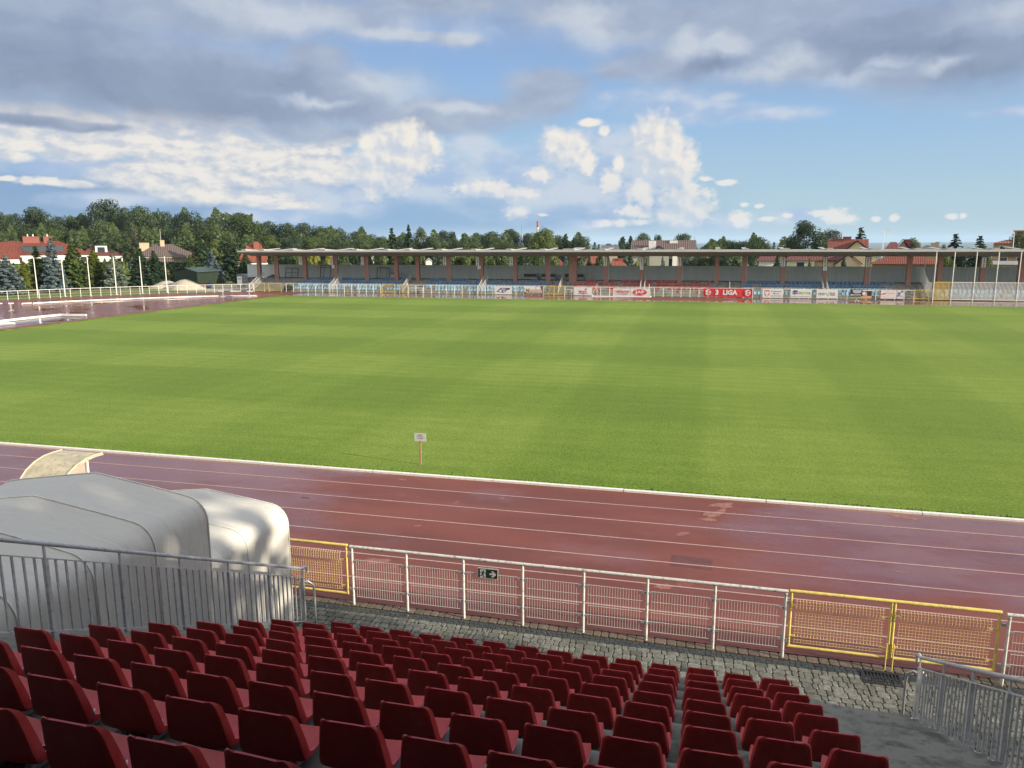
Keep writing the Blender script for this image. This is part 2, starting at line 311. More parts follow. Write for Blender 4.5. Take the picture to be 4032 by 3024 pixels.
def track_mat(wet):
    m, t, b = material('track_wet' if wet else 'track'); co = t.new('ShaderNodeTexCoord').outputs['Object']
    st = t.vmath('MULTIPLY', co, (.35, 1, 1))
    n = t.noise(st, .55, 6, .6); n2 = t.noise(co, 3.2, 5, .6); n3 = t.noise(co, 60, 3, .6); n4 = t.noise(t.vmath('ADD', st, (31, 7, 0)), .32, 5, .62)
    c = t.mix(t.rng(n, .3, .7), (.124,.037,.027), (.174,.058,.041))
    c = t.mix(t.math('MULTIPLY', t.rng(n4, .50, .68), .5), c, (.075,.036,.034))
    c = t.mix(t.math('MULTIPLY', t.rng(n2, .58, .72), .35), c, (.11,.026,.022))
    pale = t.rng(t.noise(t.vmath('ADD', co, (5, 3, 0)), 1.35, 5, .58), .70, .72)
    c = t.mix(t.math('MULTIPLY', pale, .6), c, (.36,.16,.125))
    c = t.mix(.25, c, t.mix(n3, (.06,.014,.011), (.27,.08,.062)))
    t.put(b.inputs['Base Color'], c)
    if wet == 0:                                   # damp film on the home straight, thicker at the far end of it
        sx = t.new('ShaderNodeSeparateXYZ', {0: co})
        side = t.math('ADD', t.rng(sx.outputs[0], -1, 6), t.rng(sx.outputs[0], -7, -15))
        side = t.math('MULTIPLY', side, t.rng(sx.outputs[1], 14.5, 17.5))
        farstrip = t.math('MULTIPLY', t.math('MULTIPLY', t.rng(sx.outputs[1], 96.6, 97.0), t.rng(sx.outputs[1], 99.6, 98.4)), t.rng(sx.outputs[0], -62, -45))
        f = t.math('ADD', t.math('MULTIPLY', t.math('SUBTRACT', t.noise(t.vmath('MULTIPLY', co, (.5, .8, 1)), .5, 5, .58), .5), 1.5), t.math('MULTIPLY', side, .62))
        f = t.math('ADD', f, t.math('MULTIPLY', farstrip, .55))
        damp = t.rng(f, -.05, .5)
        pool = t.rng(t.math('ADD', f, t.math('MULTIPLY', t.math('SUBTRACT', t.noise(t.vmath('MULTIPLY', co, (.7, 1, 1)), 1.1, 6, .6), .5), .9)), .34, .60)
        t.put(b.inputs['Roughness'], t.math('SUBTRACT', t.rng(damp, 0, 1, .55, .22), t.math('MULTIPLY', pool, .19)))
        t.put(b.inputs['Specular IOR Level'], t.math('ADD', t.rng(damp, 0, 1, .25, .75), t.math('MULTIPLY', pool, 1.2)))
        bs = t.rng(pool, 0, 1, .5, .04)
    else:
        sx = t.new('ShaderNodeSeparateXYZ', {0: co})
        r = t.vmath('LENGTH', t.vmath('SUBTRACT', co, (-47.3, 59.2, 0)))
        edge = t.rng(sx.outputs[0], -58.4, -60.6)
        ring = t.math('MULTIPLY', t.rng(r, 45.5, 42.5), edge)
        f = t.math('ADD', t.math('MULTIPLY', t.math('SUBTRACT', t.noise(co, .22, 5, .55), .5), 1.3), t.math('SUBTRACT', t.math('MULTIPLY', ring, 1.0), .62))
        pool = t.rng(f, -.05, .16); deep = t.rng(t.math('ADD', f, t.math('MULTIPLY', t.math('SUBTRACT', t.noise(t.vmath('MULTIPLY', co, (.5,.5,1)), .45, 5, .6), .5), 1.6)), .36, .62)
        t.put(b.inputs['Roughness'], t.math('SUBTRACT', t.rng(pool, 0, 1, .50, .24), t.math('MULTIPLY', deep, .18))); t.put(b.inputs['Specular IOR Level'], t.rng(deep, 0, 1, .30, .55))
        t.put(b.inputs['Base Color'], t.mix(pool, c, t.mix(n, (.13,.040,.030), (.20,.058,.042))))
        bs = t.rng(deep, 0, 1, .4, 0.0)
    bn = t.new('ShaderNodeBump', {'Strength': bs, 'Distance': .004, 'Height': n3}); t.put(b.inputs['Normal'], bn.outputs[0])
    return m
FEN = [(-96.5,66.0),(-94.6,70.5),(-92.6,75.0),(-91.0,79.0)] + [(-89.9,81.55),(-89.31,82.64),(-88.69,83.73),(-88.05,84.78),(-87.37,85.83),(-86.67,86.88),(-85.94,87.89),(-85.19,88.89),(-84.4,89.87),(-83.61,90.84),(-82.78,91.8),(-81.93,92.72),(-81.05,93.64),(-80.16,94.53),(-79.26,95.38),(-78.32,96.23),(-77.36,97.07),(-76.4,97.86),(-75.38,98.67),(-74.36,99.44),(-73.35,100.17),(-72.31,100.89),(-71.29,101.57),(-70.22,102.24),(-69.14,102.9),(-68.03,103.54),(-67.47,103.85)]
TM, TW = track_mat(0), track_mat(1)
m = MB(); m.poly([(-58.2,13.35,0),(80,13.35,0),(80,105.0,0),(-58.2,105.0,0)]); tag(m.build('running_track', TM), kind='structure')
m = MB(); m.poly([(-96.9,13.35,0),(-58.2,13.35,0),(-58.2,105.0,0),(-66.0,105.0,0)] + [(x-.4,y-.1,0) for x, y in reversed(FEN)] + [(-97.5,64,0)]); tag(m.build('track_bend', TW), kind='structure')

def pitch_mat():
    m, t, b = material('pitch_grass'); co = t.new('ShaderNodeTexCoord').outputs['Object']; s = t.new('ShaderNodeSeparateXYZ', {0: co})
    wob = t.math('MULTIPLY', t.math('SUBTRACT', t.noise(co, .18, 3, .5), .5), 1.3)
    wob2 = t.math('MULTIPLY', t.math('SUBTRACT', t.noise(t.vmath('ADD', co, (50, 9, 0)), .14, 3, .5), .5), 1.6)
    fine = t.math('MULTIPLY', t.math('SUBTRACT', t.noise(t.vmath('MULTIPLY', co, (.35, 3, 1)), 1.2, 4, .6), .5), .6)
    bx = t.math('SINE', t.math('MULTIPLY', t.math('ADD', t.math('ADD', s.outputs[0], wob), .0), math.pi/6.15))
    by = t.math('SINE', t.math('MULTIPLY', t.math('ADD', t.math('ADD', t.math('SUBTRACT', s.outputs[1], 69.6), wob2), fine), math.pi/7.8))
    px_ = t.rng(bx, -.35, .35); py_ = t.rng(by, -.35, .35)
    wx = t.rng(s.outputs[0], -40, 0, .35, .75); wy = t.rng(s.outputs[0], -45, 10, 1.0, .62)
    v = t.math('ADD', t.math('MULTIPLY', t.math('SUBTRACT', px_, .5), wx), t.math('MULTIPLY', t.math('SUBTRACT', py_, .5), wy))
    big = t.noise(co, .09, 5, .6); mid = t.noise(t.vmath('MULTIPLY', co, (.45, 1.7, 1)), .8, 6, .62); hi = t.noise(t.vmath('MULTIPLY', co, (.7, 1.3, 1)), 5, 6, .75); hf = t.noise(t.vmath('MULTIPLY', co, (.8, 1.2, 1)), 15, 5, .75)
    fl = t.math('SINE', t.math('MULTIPLY', t.math('ADD', s.outputs[1], t.math('MULTIPLY', wob2, .25)), 5.2)); fx = t.math('SINE', t.math('MULTIPLY', t.math('ADD', s.outputs[0], t.math('MULTIPLY', wob, .2)), 4.4))
    v = t.math('ADD', v, t.math('ADD', t.math('MULTIPLY', fl, .16), t.math('MULTIPLY', fx, .09)))
    v = t.math('ADD', t.math('MULTIPLY', v, .25), t.math('ADD', .5, t.math('ADD', t.math('MULTIPLY', t.math('SUBTRACT', big, .5), .55), t.math('ADD', t.math('MULTIPLY', t.math('SUBTRACT', mid, .5), .55), t.math('MULTIPLY', t.math('SUBTRACT', hi, .5), .62)))))
    c = t.ramp(v, [(.10, (.048,.104,.008)), (.42, (.080,.149,.014)), (.62, (.116,.186,.025)), (.92, (.182,.244,.048))])
    c = t.mix(.34, c, t.mix(t.rng(hf, .36, .64), (.018,.046,.004), (.245,.315,.056)))
    c = t.mix(t.math('MULTIPLY', t.rng(s.outputs[0], -2, 3), .16), c, (.140,.182,.028))
    t.put(b.inputs['Base Color'], c); t.put(b.inputs['Roughness'], .9); t.put(b.inputs['Specular IOR Level'], .12); t.put(b.inputs['Sheen Weight'], .02); t.put(b.inputs['Sheen Tint'], (.75,.85,.5,1)); t.put(b.inputs['Sheen Roughness'], .5)
    bn = t.new('ShaderNodeBump', {'Strength': .7, 'Distance': .03, 'Height': t.math('ADD', hf, t.math('MULTIPLY', hi, 1.2))}); t.put(b.inputs['Normal'], bn.outputs[0])
    return m
PM = pitch_mat()
m = MB(); NX = 60
edge = lambda x: 21.83 + .025*math.sin(x*1.7) + .03*math.sin(x*4.1+1)
m.poly([(-58.2,96.7,.012),(-58.2,21.8,.012)] + [(-58.2 + i*1.0, 21.80, .012) for i in range(1, 139)] + [(80,96.7,.012)]); tag(m.build('grass_pitch', PM), kind='structure')
# ragged fringe of taller blades along the kerb and the far grass edges
def fringe():
    vs = []; fs = []
    for i in range(9000):
        x = random.uniform(-26, 18); y = 21.80 + abs(random.gauss(0, .10)); h = random.uniform(.03, .075); a = random.uniform(0, 6.28); w = random.uniform(.006, .014)*2
        k = len(vs); dx, dy = math.cos(a)*w, math.sin(a)*w; lx, ly = random.gauss(0, .025), random.gauss(-.01, .025)
        vs += [(x-dx,y-dy,.01),(x+dx,y+dy,.01),(x+lx,y+ly,h)]; fs.append((k,k+1,k+2))
    for i in range(6500):
        x = -58.2 - abs(random.gauss(0,.10)) + .1; y = random.uniform(40, 96.7); h = random.uniform(.04,.10); a = random.uniform(0,6.28); w = .05
        k = len(vs); dx, dy = math.cos(a)*w, math.sin(a)*w
        vs += [(x-dx,y-dy,.01),(x+dx,y+dy,.01),(x+random.gauss(0,.03),y,h)]; fs.append((k,k+1,k+2))
    m = MB().add(vs, fs); tag(m.build('grass', pbr('grass_blade', (.13,.20,.02), .8, .35, 4, spec=.1)), kind='stuff')
fringe()
# kerb and painted lanes
WHITE = pbr('white_paint', (.66,.65,.62), .55, .06, 6, dirt=(.30,.28,.24), dirt_amt=.5)
LINE = pbr('lane_paint', (.36,.26,.235), .7, .15, 9, dirt=(.30,.13,.10), dirt_amt=.75)
m = MB(); x = -58.2
while x < 70:
    L = 4.0; j = random.uniform(-.006, .006); dz = random.uniform(-.004, .006)
    m.box(x, x+L-.02, 21.66+j, 21.80+j, 0, .055+dz); x += L
tag(m.build('kerb', WHITE), kind='structure')
m = MB()
for x0 in np.arange(-58, 60, 5.0): m.box(x0, x0+4.98, 96.72, 96.80, 0, .035)
tag(m.build('kerb', pbr('far_kerb', (.30,.22,.20), .6)), kind='structure')
m = MB()
for k in range(1, 7):
    y = 21.72-1.22*k
    for x0 in np.arange(-58, 70, 8.0): m.poly([(x0,y-.025,.004),(x0+8,y-.025,.004),(x0+8,y+.025,.004),(x0,y+.025,.004)])
for k in range(1, 7):
    y = 96.75+1.22*k; m.poly([(-50,y-.025,.004),(60,y-.025,.004),(60,y+.025,.004),(-50,y+.025,.004)])
def pline(a, b, w=.05):
    a = Vector(a); b = Vector(b); d = (b-a).normalized(); n = Vector((-d.y, d.x, 0))*w/2
    m.poly([a-n, b-n, b+n, a+n])
for p, q in (((3065,1160),(3085,1178)),((3405,1180),(3432,1193)),((1505,1157),(1518,1170)),((1570,1160),(1600,1157)),((1620,1172),(1700,1160)),((1680,1172),(1716,1160)),((1783,1160),(1789,1172))):
    a, b = onz(*p, .006), onz(*q, .006); pline(a, b, .09)
tag(m.build('lane_markings', LINE), kind='structure')
# worn and mended spots of the track surface
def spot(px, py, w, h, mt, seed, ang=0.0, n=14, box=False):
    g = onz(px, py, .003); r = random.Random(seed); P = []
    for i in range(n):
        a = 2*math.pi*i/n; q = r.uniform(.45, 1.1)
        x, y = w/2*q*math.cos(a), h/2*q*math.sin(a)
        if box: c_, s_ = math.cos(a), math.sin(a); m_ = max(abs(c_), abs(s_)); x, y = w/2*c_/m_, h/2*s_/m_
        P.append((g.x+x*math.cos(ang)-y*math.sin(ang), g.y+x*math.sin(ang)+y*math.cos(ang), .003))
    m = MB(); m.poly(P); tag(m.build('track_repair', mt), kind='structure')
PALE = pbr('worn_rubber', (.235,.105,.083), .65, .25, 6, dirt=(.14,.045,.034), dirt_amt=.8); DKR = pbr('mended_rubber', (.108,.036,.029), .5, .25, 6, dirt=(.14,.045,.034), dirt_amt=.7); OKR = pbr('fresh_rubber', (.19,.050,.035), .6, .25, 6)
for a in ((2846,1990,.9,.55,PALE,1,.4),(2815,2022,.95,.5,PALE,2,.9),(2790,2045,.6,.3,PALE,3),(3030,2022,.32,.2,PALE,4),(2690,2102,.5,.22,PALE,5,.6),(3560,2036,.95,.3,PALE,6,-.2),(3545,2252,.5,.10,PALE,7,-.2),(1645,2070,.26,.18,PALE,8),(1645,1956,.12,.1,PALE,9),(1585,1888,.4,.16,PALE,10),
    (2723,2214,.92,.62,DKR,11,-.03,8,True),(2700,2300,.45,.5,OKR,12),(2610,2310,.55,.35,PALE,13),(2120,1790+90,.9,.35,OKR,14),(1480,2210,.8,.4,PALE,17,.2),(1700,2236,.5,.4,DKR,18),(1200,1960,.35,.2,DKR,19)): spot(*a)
# paving: every sett modelled, dark joints below, gutter and edging strip
JOINT = pbr('paving_joint', (.026,.026,.020), .7, .3, 5, bump=.3)
m = MB(); m.poly([(-22,-6,-.02),(22,-6,-.02),(22,13.36,-.02),(-22,13.36,-.02)]); tag(m.build('paved_apron', JOINT), kind='structure')
def sett_mat(name, a, bcol, spec=.18, rough=.70):
    m, t, b = material(name); at_ = t.new('ShaderNodeAttribute', attribute_name='tone'); co = t.new('ShaderNodeTexCoord').outputs['Object']
    c = t.mix(at_.outputs['Fac'], a, bcol); n = t.noise(co, 11, 6, .65); n2 = t.noise(co, .8, 4, .6)
    c = t.mix(t.math('MULTIPLY', t.rng(n, .34, .60), .55), c, (.05,.055,.035)); c = t.mix(t.math('MULTIPLY', t.rng(n2, .5, .7), .40), c, (.075,.078,.055))
    t.put(b.inputs['Base Color'], c); t.put(b.inputs['Roughness'], t.rng(n2, .3, .7, rough-.2, rough+.15)); t.put(b.inputs['Specular IOR Level'], spec)
    bn = t.new('ShaderNodeBump', {'Strength': .35, 'Distance': .006, 'Height': t.noise(co, 45, 4, .6)}); t.put(b.inputs['Normal'], bn.outputs[0]); return m
def setts(name, rects, mat_, rowh, wmin, wmax, z=.0, gap=.010, ch=.007, rc=.021, tilt=.006):
    vs = []; fs = []; tone = []
    for (x0, x1, y0, y1) in rects:
        y = y0
        while y < y1-.02:
            h = min(rowh*random.uniform(.93, 1.07), y1-y); x = x0 + random.uniform(-wmax, 0); big = random.random()
            while x < x1:
                w = random.choice([wmin, (wmin+wmax)/2, wmax])*random.uniform(.9, 1.1)
                if x+w > x0+.02:
                    a0, a1, b0, b1 = max(x, x0)+gap/2, min(x+w, x1)-gap/2, y+gap/2, y+h-gap/2
                    if a1-a0 > .03 and b1-b0 > .02:
                        r = min(rc, (a1-a0)*.3, (b1-b0)*.3); dz = random.uniform(-.004, .004); tx, ty = random.uniform(-tilt,tilt), random.uniform(-tilt,tilt); cx, cy = (a0+a1)/2, (b0+b1)/2
                        o8 = [(a0+r,b0),(a1-r,b0),(a1,b0+r),(a1,b1-r),(a1-r,b1),(a0+r,b1),(a0,b1-r),(a0,b0+r)]
                        k = len(vs); jx = [random.uniform(-.004,.004) for _ in range(16)]
                        for i, p in enumerate(o8): vs.append((p[0]+jx[i], p[1]+jx[i+8], z-.012))
                        for i, p in enumerate(o8): vs.append((p[0]+jx[i]+(cx-p[0])*ch/(a1-a0)*2, p[1]+jx[i+8]+(cy-p[1])*ch/(b1-b0)*2, z+dz+(p[0]-cx)*tx+(p[1]-cy)*ty))
                        fs.append(tuple(range(k+8, k+16))); fs += [(k+i, k+(i+1)%8, k+8+(i+1)%8, k+8+i) for i in range(8)]
                        tv = min(1, max(0, random.gauss(.5, .2))); tone += [tv]*16
                x += w
            y += h
    mb = MB().add(vs, fs); me = mb.mesh(name, mat_, smooth=22)
    at_ = me.attributes.new('tone', 'FLOAT', 'POINT'); at_.data.foreach_set('value', tone)
    return tag(link(name, me), kind='structure')
setts('paving', [(-7.4,7.5,11.05,12.92),(3.1,7.5,6.4,11.05),(-13.4,-7.4,12.35,12.92)], sett_mat('sett_grey', (.105,.105,.098), (.25,.25,.232)), .155, .10, .21)
setts('paving_edging', [(-13.4,8.2,13.14,13.35)], sett_mat('sett_red', (.11,.075,.058), (.20,.14,.11)), .21, .15, .20, z=.002)
m = MB(); m.prism([(12.92,-.025),(13.02,-.034),(13.13,-.025),(13.13,-.1),(12.92,-.1)], 'x', -22, 22)
setts('gutter_blocks', [(-13.4,8.2,12.93,13.13)], sett_mat('sett_wet', (.022,.024,.028), (.050,.052,.056), .3, .45), .10, .09, .11, z=-.008, gap=.006, ch=.004, rc=.008, tilt=.002)
gm, t, b = material('wet_gutter'); co = t.new('ShaderNodeTexCoord').outputs['Object']; n = t.noise(co, 6, 5, .6)
t.put(b.inputs['Base Color'], t.mix(n, (.030,.033,.036), (.075,.078,.075))); t.put(b.inputs['Roughness'], t.rng(t.noise(co, .7, 3, .5), .4, .6, .04, .3)); t.put(b.inputs['Specular IOR Level'], .6)
tag(m.build('gutter', gm, smooth=30), kind='structure')
# ------------------------------------------------------------------ near stand: concrete terrace, seats, railings
SX0, SY0, SZT, SDX, SDY, SDZ = -0.4015, 10.083, 1.3756, .5, .8278, .4040
TREAD0 = SZT - .425                                     # concrete under the front row
def concrete(name, a=.19, dirt=(.045,.05,.035), rough=.85, amt=.85):
    m, t, b = material(name); co = t.new('ShaderNodeTexCoord').outputs['Object']
    n = t.noise(co, 1.1, 7, .65); n2 = t.noise(co, 14, 6, .7); n3 = t.noise(t.vmath('MULTIPLY', co, (1, 1, .25)), 3.1, 6, .65)
    c = t.mix(n, (a*.7, a*.69, a*.62), (a*1.35, a*1.33, a*1.22)); c = t.mix(t.math('MULTIPLY', t.rng(n3, .45, .68), amt), c, dirt)
    c = t.mix(t.math('MULTIPLY', t.rng(n2, .5, .75), .35), c, (.05,.05,.04))
    t.put(b.inputs['Base Color'], c); t.put(b.inputs['Roughness'], t.rng(n, .3, .7, rough-.3, rough)); t.put(b.inputs['Specular IOR Level'], .3)
    bn = t.new('ShaderNodeBump', {'Strength': .5, 'Distance': .012, 'Height': n2}); t.put(b.inputs['Normal'], bn.outputs[0]); return m
CONC = concrete('terrace_concrete', .16)
stand = thing('concrete_terrace', 'grey stepped concrete terrace carrying the rows of dark red seats', 'terrace', (-2.6, 11.3, 0))
prof = [(11.45,-.05),(11.45,.13),(11.1,.13),(11.1,TREAD0-SDZ),(10.50,TREAD0-SDZ)]
for i in range(15):
    yf = 10.50 - SDY*i; z = TREAD0 + SDZ*i; prof += [(yf, z), (yf-SDY, z)]
prof += [(prof[-1][0], -.05)]
m = MB(); m.prism(prof, 'x', -6.72, 1.47); m.build('seating_step', CONC, stand, world=True)
for k in range(28):
    yf = 11.56 - .414*k; z0, z1 = .202*k, .202*(k+1)
    m = MB(); m.prism([(yf,z0-.03),(yf,z1),(yf-.44,z1),(yf-.44,z0-.03)], 'x', 1.475, 3.19)
    if 11.56-.414*k > 5.2: m.build('stair_step', CONC, stand, world=True)
m = MB(); m.prism([(11.55,-.05)] + [(11.56-.414*k, .2*k) for k in range(1, 24)] + [(1.0,-.05)], 'x', 3.19, 3.26); m.build('stair_string', CONC, stand, world=True)

def seat_plastic(name, base, hi):
    m, t, b = material(name); co = t.new('ShaderNodeTexCoord').outputs['Object']; r = t.new('ShaderNodeObjectInfo').outputs['Random']; co = t.vmath('ADD', co, t.new('ShaderNodeCombineXYZ', {0: t.math('MULTIPLY', r, 37), 1: t.math('MULTIPLY', r, 91), 2: 0}).outputs[0])
    n = t.noise(co, 9, 5, .6); c = t.mix(t.rng(n, .35, .7), base, hi); c = t.mix(t.math('MULTIPLY', r, .30), c, [x*.72 for x in base])
    dust = t.noise(t.vmath('MULTIPLY', co, (1,1,.4)), 22, 6, .7); c = t.mix(t.math('MULTIPLY', t.rng(dust, .52, .75), .16), c, (.34,.24,.22))
    t.put(b.inputs['Base Color'], c); t.put(b.inputs['Roughness'], t.rng(n, .3, .7, .36, .54)); t.put(b.inputs['Specular IOR Level'], .38)
    try: t.put(b.inputs['Subsurface Weight'], 0.0)
    except Exception: pass
    bn = t.new('ShaderNodeBump', {'Strength': .08, 'Distance': .004, 'Height': t.noise(co, 160, 3, .6)}); t.put(b.inputs['Normal'], bn.outputs[0]); return m
SEATRED = seat_plastic('seat_red', (.37,.024,.027), (.45,.042,.044))
METAL = pbr('galvanised_steel', (.42,.43,.44), .45, .12, 8, metal=.6, dirt=(.18,.16,.14))
def shell_geo():
    #  y, z, half width, flange depth
    prof = [(.378,.045,.178,.0),(.388,.064,.186,.0),(.376,.078,.190,.001),(.34,.080,.193,.004),(.28,.074,.196,.010),(.21,.068,.199,.020),(.14,.064,.200,.034),
            (.085,.074,.200,.048),(.050,.098,.199,.055),(.034,.148,.195,.055),(.026,.21,.188,.050),(.017,.27,.180,.045),(.009,.325,.172,.040),(.003,.365,.165,.035),(.000,.388,.160,.028),(-.001,.403,.152,.018),(-.001,.413,.136,.007),(.000,.4205,.108,.0)]
    U = [-1.0,-.985,-.95,-.85,-.6,-.3,0,.3,.6,.85,.95,.985,1.0]; rows = []
    P = np.array([(p[0], p[1]) for p in prof]); T = np.gradient(P, axis=0); T /= np.linalg.norm(T, axis=1)[:,None]
    Nrm = np.stack([T[:,1], -T[:,0]], 1)               # towards the sitter
    Nrm = np.where((Nrm[:,1:2] < 0) & (P[:,0:1] > .1), -Nrm, Nrm)
    for k, (y, z, w, fl) in enumerate(prof):
        ny, nz = Nrm[k]
        if y < .1 and ny < 0: ny, nz = -ny, -nz
        row = []
        for u in U:
            au = abs(u); cup = .010*au**3*(1 if z < .36 else max(0,(.42-z)/.06)) + (fl if au >= .999 else (fl*.05 if au > .98 else 0))
            dish = -.014*(1-au**2) if .1 < y < .36 else 0
            row.append((u*w + (math.copysign(.004, u) if au >= .999 else 0), y + ny*cup, z + nz*cup + dish))
        rows.append(row)
    return rows, Nrm
def shell_mesh(name, rows, th, mats):
    A = np.array(rows); du = np.gradient(A, axis=1); dv = np.gradient(A, axis=0); N = np.cross(du, dv); N /= np.maximum(np.linalg.norm(N, axis=2, keepdims=True), 1e-9)
    if N[len(rows)//2, 6, 1]*1 + N[len(rows)//2, 6, 2] < 0: N = -N
    B = A - N*th; h, w = A.shape[:2]; vs = [tuple(x) for x in A.reshape(-1,3)] + [tuple(x) for x in B.reshape(-1,3)]; n = h*w; fs = []
    for i in range(h-1):
        for j in range(w-1):
            a = i*w+j; fs.append((a, a+1, a+w+1, a+w)); fs.append((n+a, n+a+w, n+a+w+1, n+a+1))
    bd = [(0, j) for j in range(w)] + [(i, w-1) for i in range(1, h)] + [(h-1, j) for j in range(w-2, -1, -1)] + [(i, 0) for i in range(h-2, 0, -1)]
    for q in range(len(bd)):
        a = bd[q][0]*w+bd[q][1]; c = bd[(q+1)%len(bd)]; c = c[0]*w+c[1]; fs.append((a, n+a, n+c, c))
    return MB().add(vs, fs)
rows, _ = shell_geo()
seat0 = thing('red_stadium_seat', 'dark red plastic seat', 'stadium seat')
pan = shell_mesh('seat_pan', rows[:9], .012, SEATRED); back = shell_mesh('backrest', rows[8:], .014, SEATRED)
drain = MB().tube([(0,.25,.086),(0,.25,.0865)], .02, 10)
pb = pan.build('seat_pan', SEATRED, seat0, smooth=40); back.build('backrest', SEATRED, seat0, smooth=40)
m = MB()
for s in (-1, 1): m.box(s*.10-.02, s*.10+.02, .10, .30, 0, .060); m.box(s*.10-.035, s*.10+.035, .06, .34, 0, .012)
m.box(-.12,.12,.16,.22,.04,.060); m.build('bracket', METAL, seat0)
m = MB(); m.tube([(0,.21,.068),(0,.21,.0725)], .022, 12); m.build('drain_boss', SEATRED, pb)
first = True
for i in range(0, 11):
    for c in range(-11, 4):
        if i == 0 and c == -11: continue
        x, y, z = SX0+c*SDX+.006*i, SY0-SDY*i, TREAD0+SDZ*i
        d = Vector((x, y, z+.42)) - Vector((0,0,EYE)); dep = d.dot(AX[2])
        if dep < .5: continue
        px, py = 2016+FPX*d.dot(AX[0])/dep, 1512-FPX*d.dot(AX[1])/dep
        if py > 3040 or px < -190 or px > 4100: continue
        n = 4-c
        lab = 'dark red seat, %s row up from the paving, %s from the stair aisle' % (ORD[i+1], ORD[n])
        jr = random.gauss(0, R_(1.0)); loc = (x+random.gauss(0,.005), y+random.gauss(0,.006), z)
        if first:
            seat0.location = loc; seat0['label'] = lab; seat0['group'] = 'dark red seats on the near terrace'; s = seat0; first = False
        else: s = dup(seat0, loc, jr, lab, 'dark red seats on the near terrace')
        s.rotation_euler = (R_(random.gauss(0,.8)), 0, jr)
# ---- unseen canopy added behind the viewer to keep sky light off the seats
rf = thing('sky_blocker', 'dark unseen canopy and back wall added to shade the near seats', 'canopy', (-4, -2.6, 0))
m = MB(); m.prism([(3.2,10.1),(3.2,10.35),(-4.2,10.9),(-4.2,10.6)], 'x', -34, 14); m.build('roof', pbr('blocker_grey', (.12,.12,.12), .8), rf, world=True)
m = MB(); m.box(-34,14,-3.6,-3.3,5.9,10.6); m.build('back_wall', pbr('blocker_wall', (.16,.10,.08), .85), rf, world=True)
for x in (-30,-22,-14,-6,2,10): m = MB(); m.box(x-.2,x+.2,-3.2,-2.8,5.8,10.55); m.build('column', pbr('blocker_column', (.2,.1,.08), .8), rf, world=True)
# ---- stair railings of grey steel
RAIL = pbr('grey_steel_paint', (.48,.49,.52), .42, .12, 7, metal=.25, dirt=(.09,.09,.10), dirt_amt=.5, spec=.5)
GALV = pbr('bright_galvanised', (.46,.47,.48), .38, .12, 12, metal=.7)
def stair_railing(name, label, X, hook, y1, n_post, lo=11.5, ztop=1.19):
    SL = .488; t = thing(name, label, 'railing', (X, lo, 0), 0, 'grey steel stair railings'); zt = lambda y: ztop + (lo-y)*SL
    m = MB(); m.tube([(X,lo+.16,zt(lo)-.15),(X,lo+.16,zt(lo)-.05),(X,lo+.11,zt(lo)-.01),(X,lo,zt(lo)),(X,lo-1,zt(lo-1)),(X,y1,zt(y1))], .026, 10); m.build('handrail', RAIL, t, smooth=50, world=True)
    m = MB(); m.beam((X,lo,zt(lo)-.17),(X,y1,zt(y1)-.17),.035,.014); m.build('upper_rail', RAIL, t, world=True)
    zb = lambda y: zt(y)-1.02
    m = MB(); m.beam((X,lo,zb(lo)),(X,y1,zb(y1)),.035,.016); m.build('lower_rail', RAIL, t, world=True)
    st = (lo-y1)/n_post
    for k in range(n_post):
        y = lo - st*k; m = MB(); m.box(X-.022,X+.022,y-.022,y+.022, zb(y)-.14, zt(y)-.165); m.box(X-.010,X+.010,y-.012,y+.012, zt(y)-.165, zt(y)-.015); m.build('post', RAIL, t, world=True)
        for j in range(1, 8):
            yy = y - st*j/8; m = MB(); m.box(X-.010,X+.010,yy-.010,yy+.010, zb(yy), zt(yy)-.17); m.build('baluster', RAIL, t, world=True)
    for s in (-1, 1) if hook else (-1,):
        xx = X + s*.13
        m = MB(); m.tube([(X,lo+.01,zt(lo)-.27),(X+s*.06,lo+.06,zt(lo)-.26),(xx,lo+.13,zt(lo)-.36),(xx,lo+.15,zt(lo)-.52),(xx,lo+.15,.02)], .021, 10); m.build('end_hoop', GALV, t, smooth=50, world=True)
    m = MB(); m.beam((X-.14,lo+.15,.10),(X+.14,lo+.15,.10),.022); m.build('hoop_rail', RAIL, t, world=True)
    return t
stair_railing('stair_railing', 'grey steel railing beside the white tunnel tents, sloping down past the seats', -6.86, True, 4.2, 7, ztop=1.50)
stair_railing('stair_railing', 'grey steel railing of the open stair aisle, above the drain grating', 3.24, True, 5.3, 6)
# ---- white tunnel tents
def canvas():
    m, t, b = material('tent_canvas'); co = t.new('ShaderNodeTexCoord').outputs['Object']
    n = t.noise(t.vmath('MULTIPLY', co, (.5, 1.3, 1)), 1.3, 6, .6); n2 = t.noise(co, 9, 6, .65)
    w1 = t.noise(t.vmath('MULTIPLY', co, (1.0, 3.2, .8)), 1.2, 4, .5, 1.0)
    c = t.mix(n, (.46,.45,.42), (.52,.51,.475)); c = t.mix(t.math('MULTIPLY', t.rng(n2, .5, .8), .12), c, (.34,.34,.31))
    t.put(b.inputs['Base Color'], c); t.put(b.inputs['Roughness'], .55); t.put(b.inputs['Specular IOR Level'], .3)
    bn = t.new('ShaderNodeBump', {'Strength': .5, 'Distance': .09, 'Height': w1}); bn2 = t.new('ShaderNodeBump', {'Strength': .1, 'Distance': .01, 'Height': n2, 'Normal': bn.outputs[0]})
    t.put(b.inputs['Normal'], bn2.outputs[0]); return m
CANV = canvas(); RIB = pbr('tent_rib', (.62,.62,.60), .5, .08, 8)
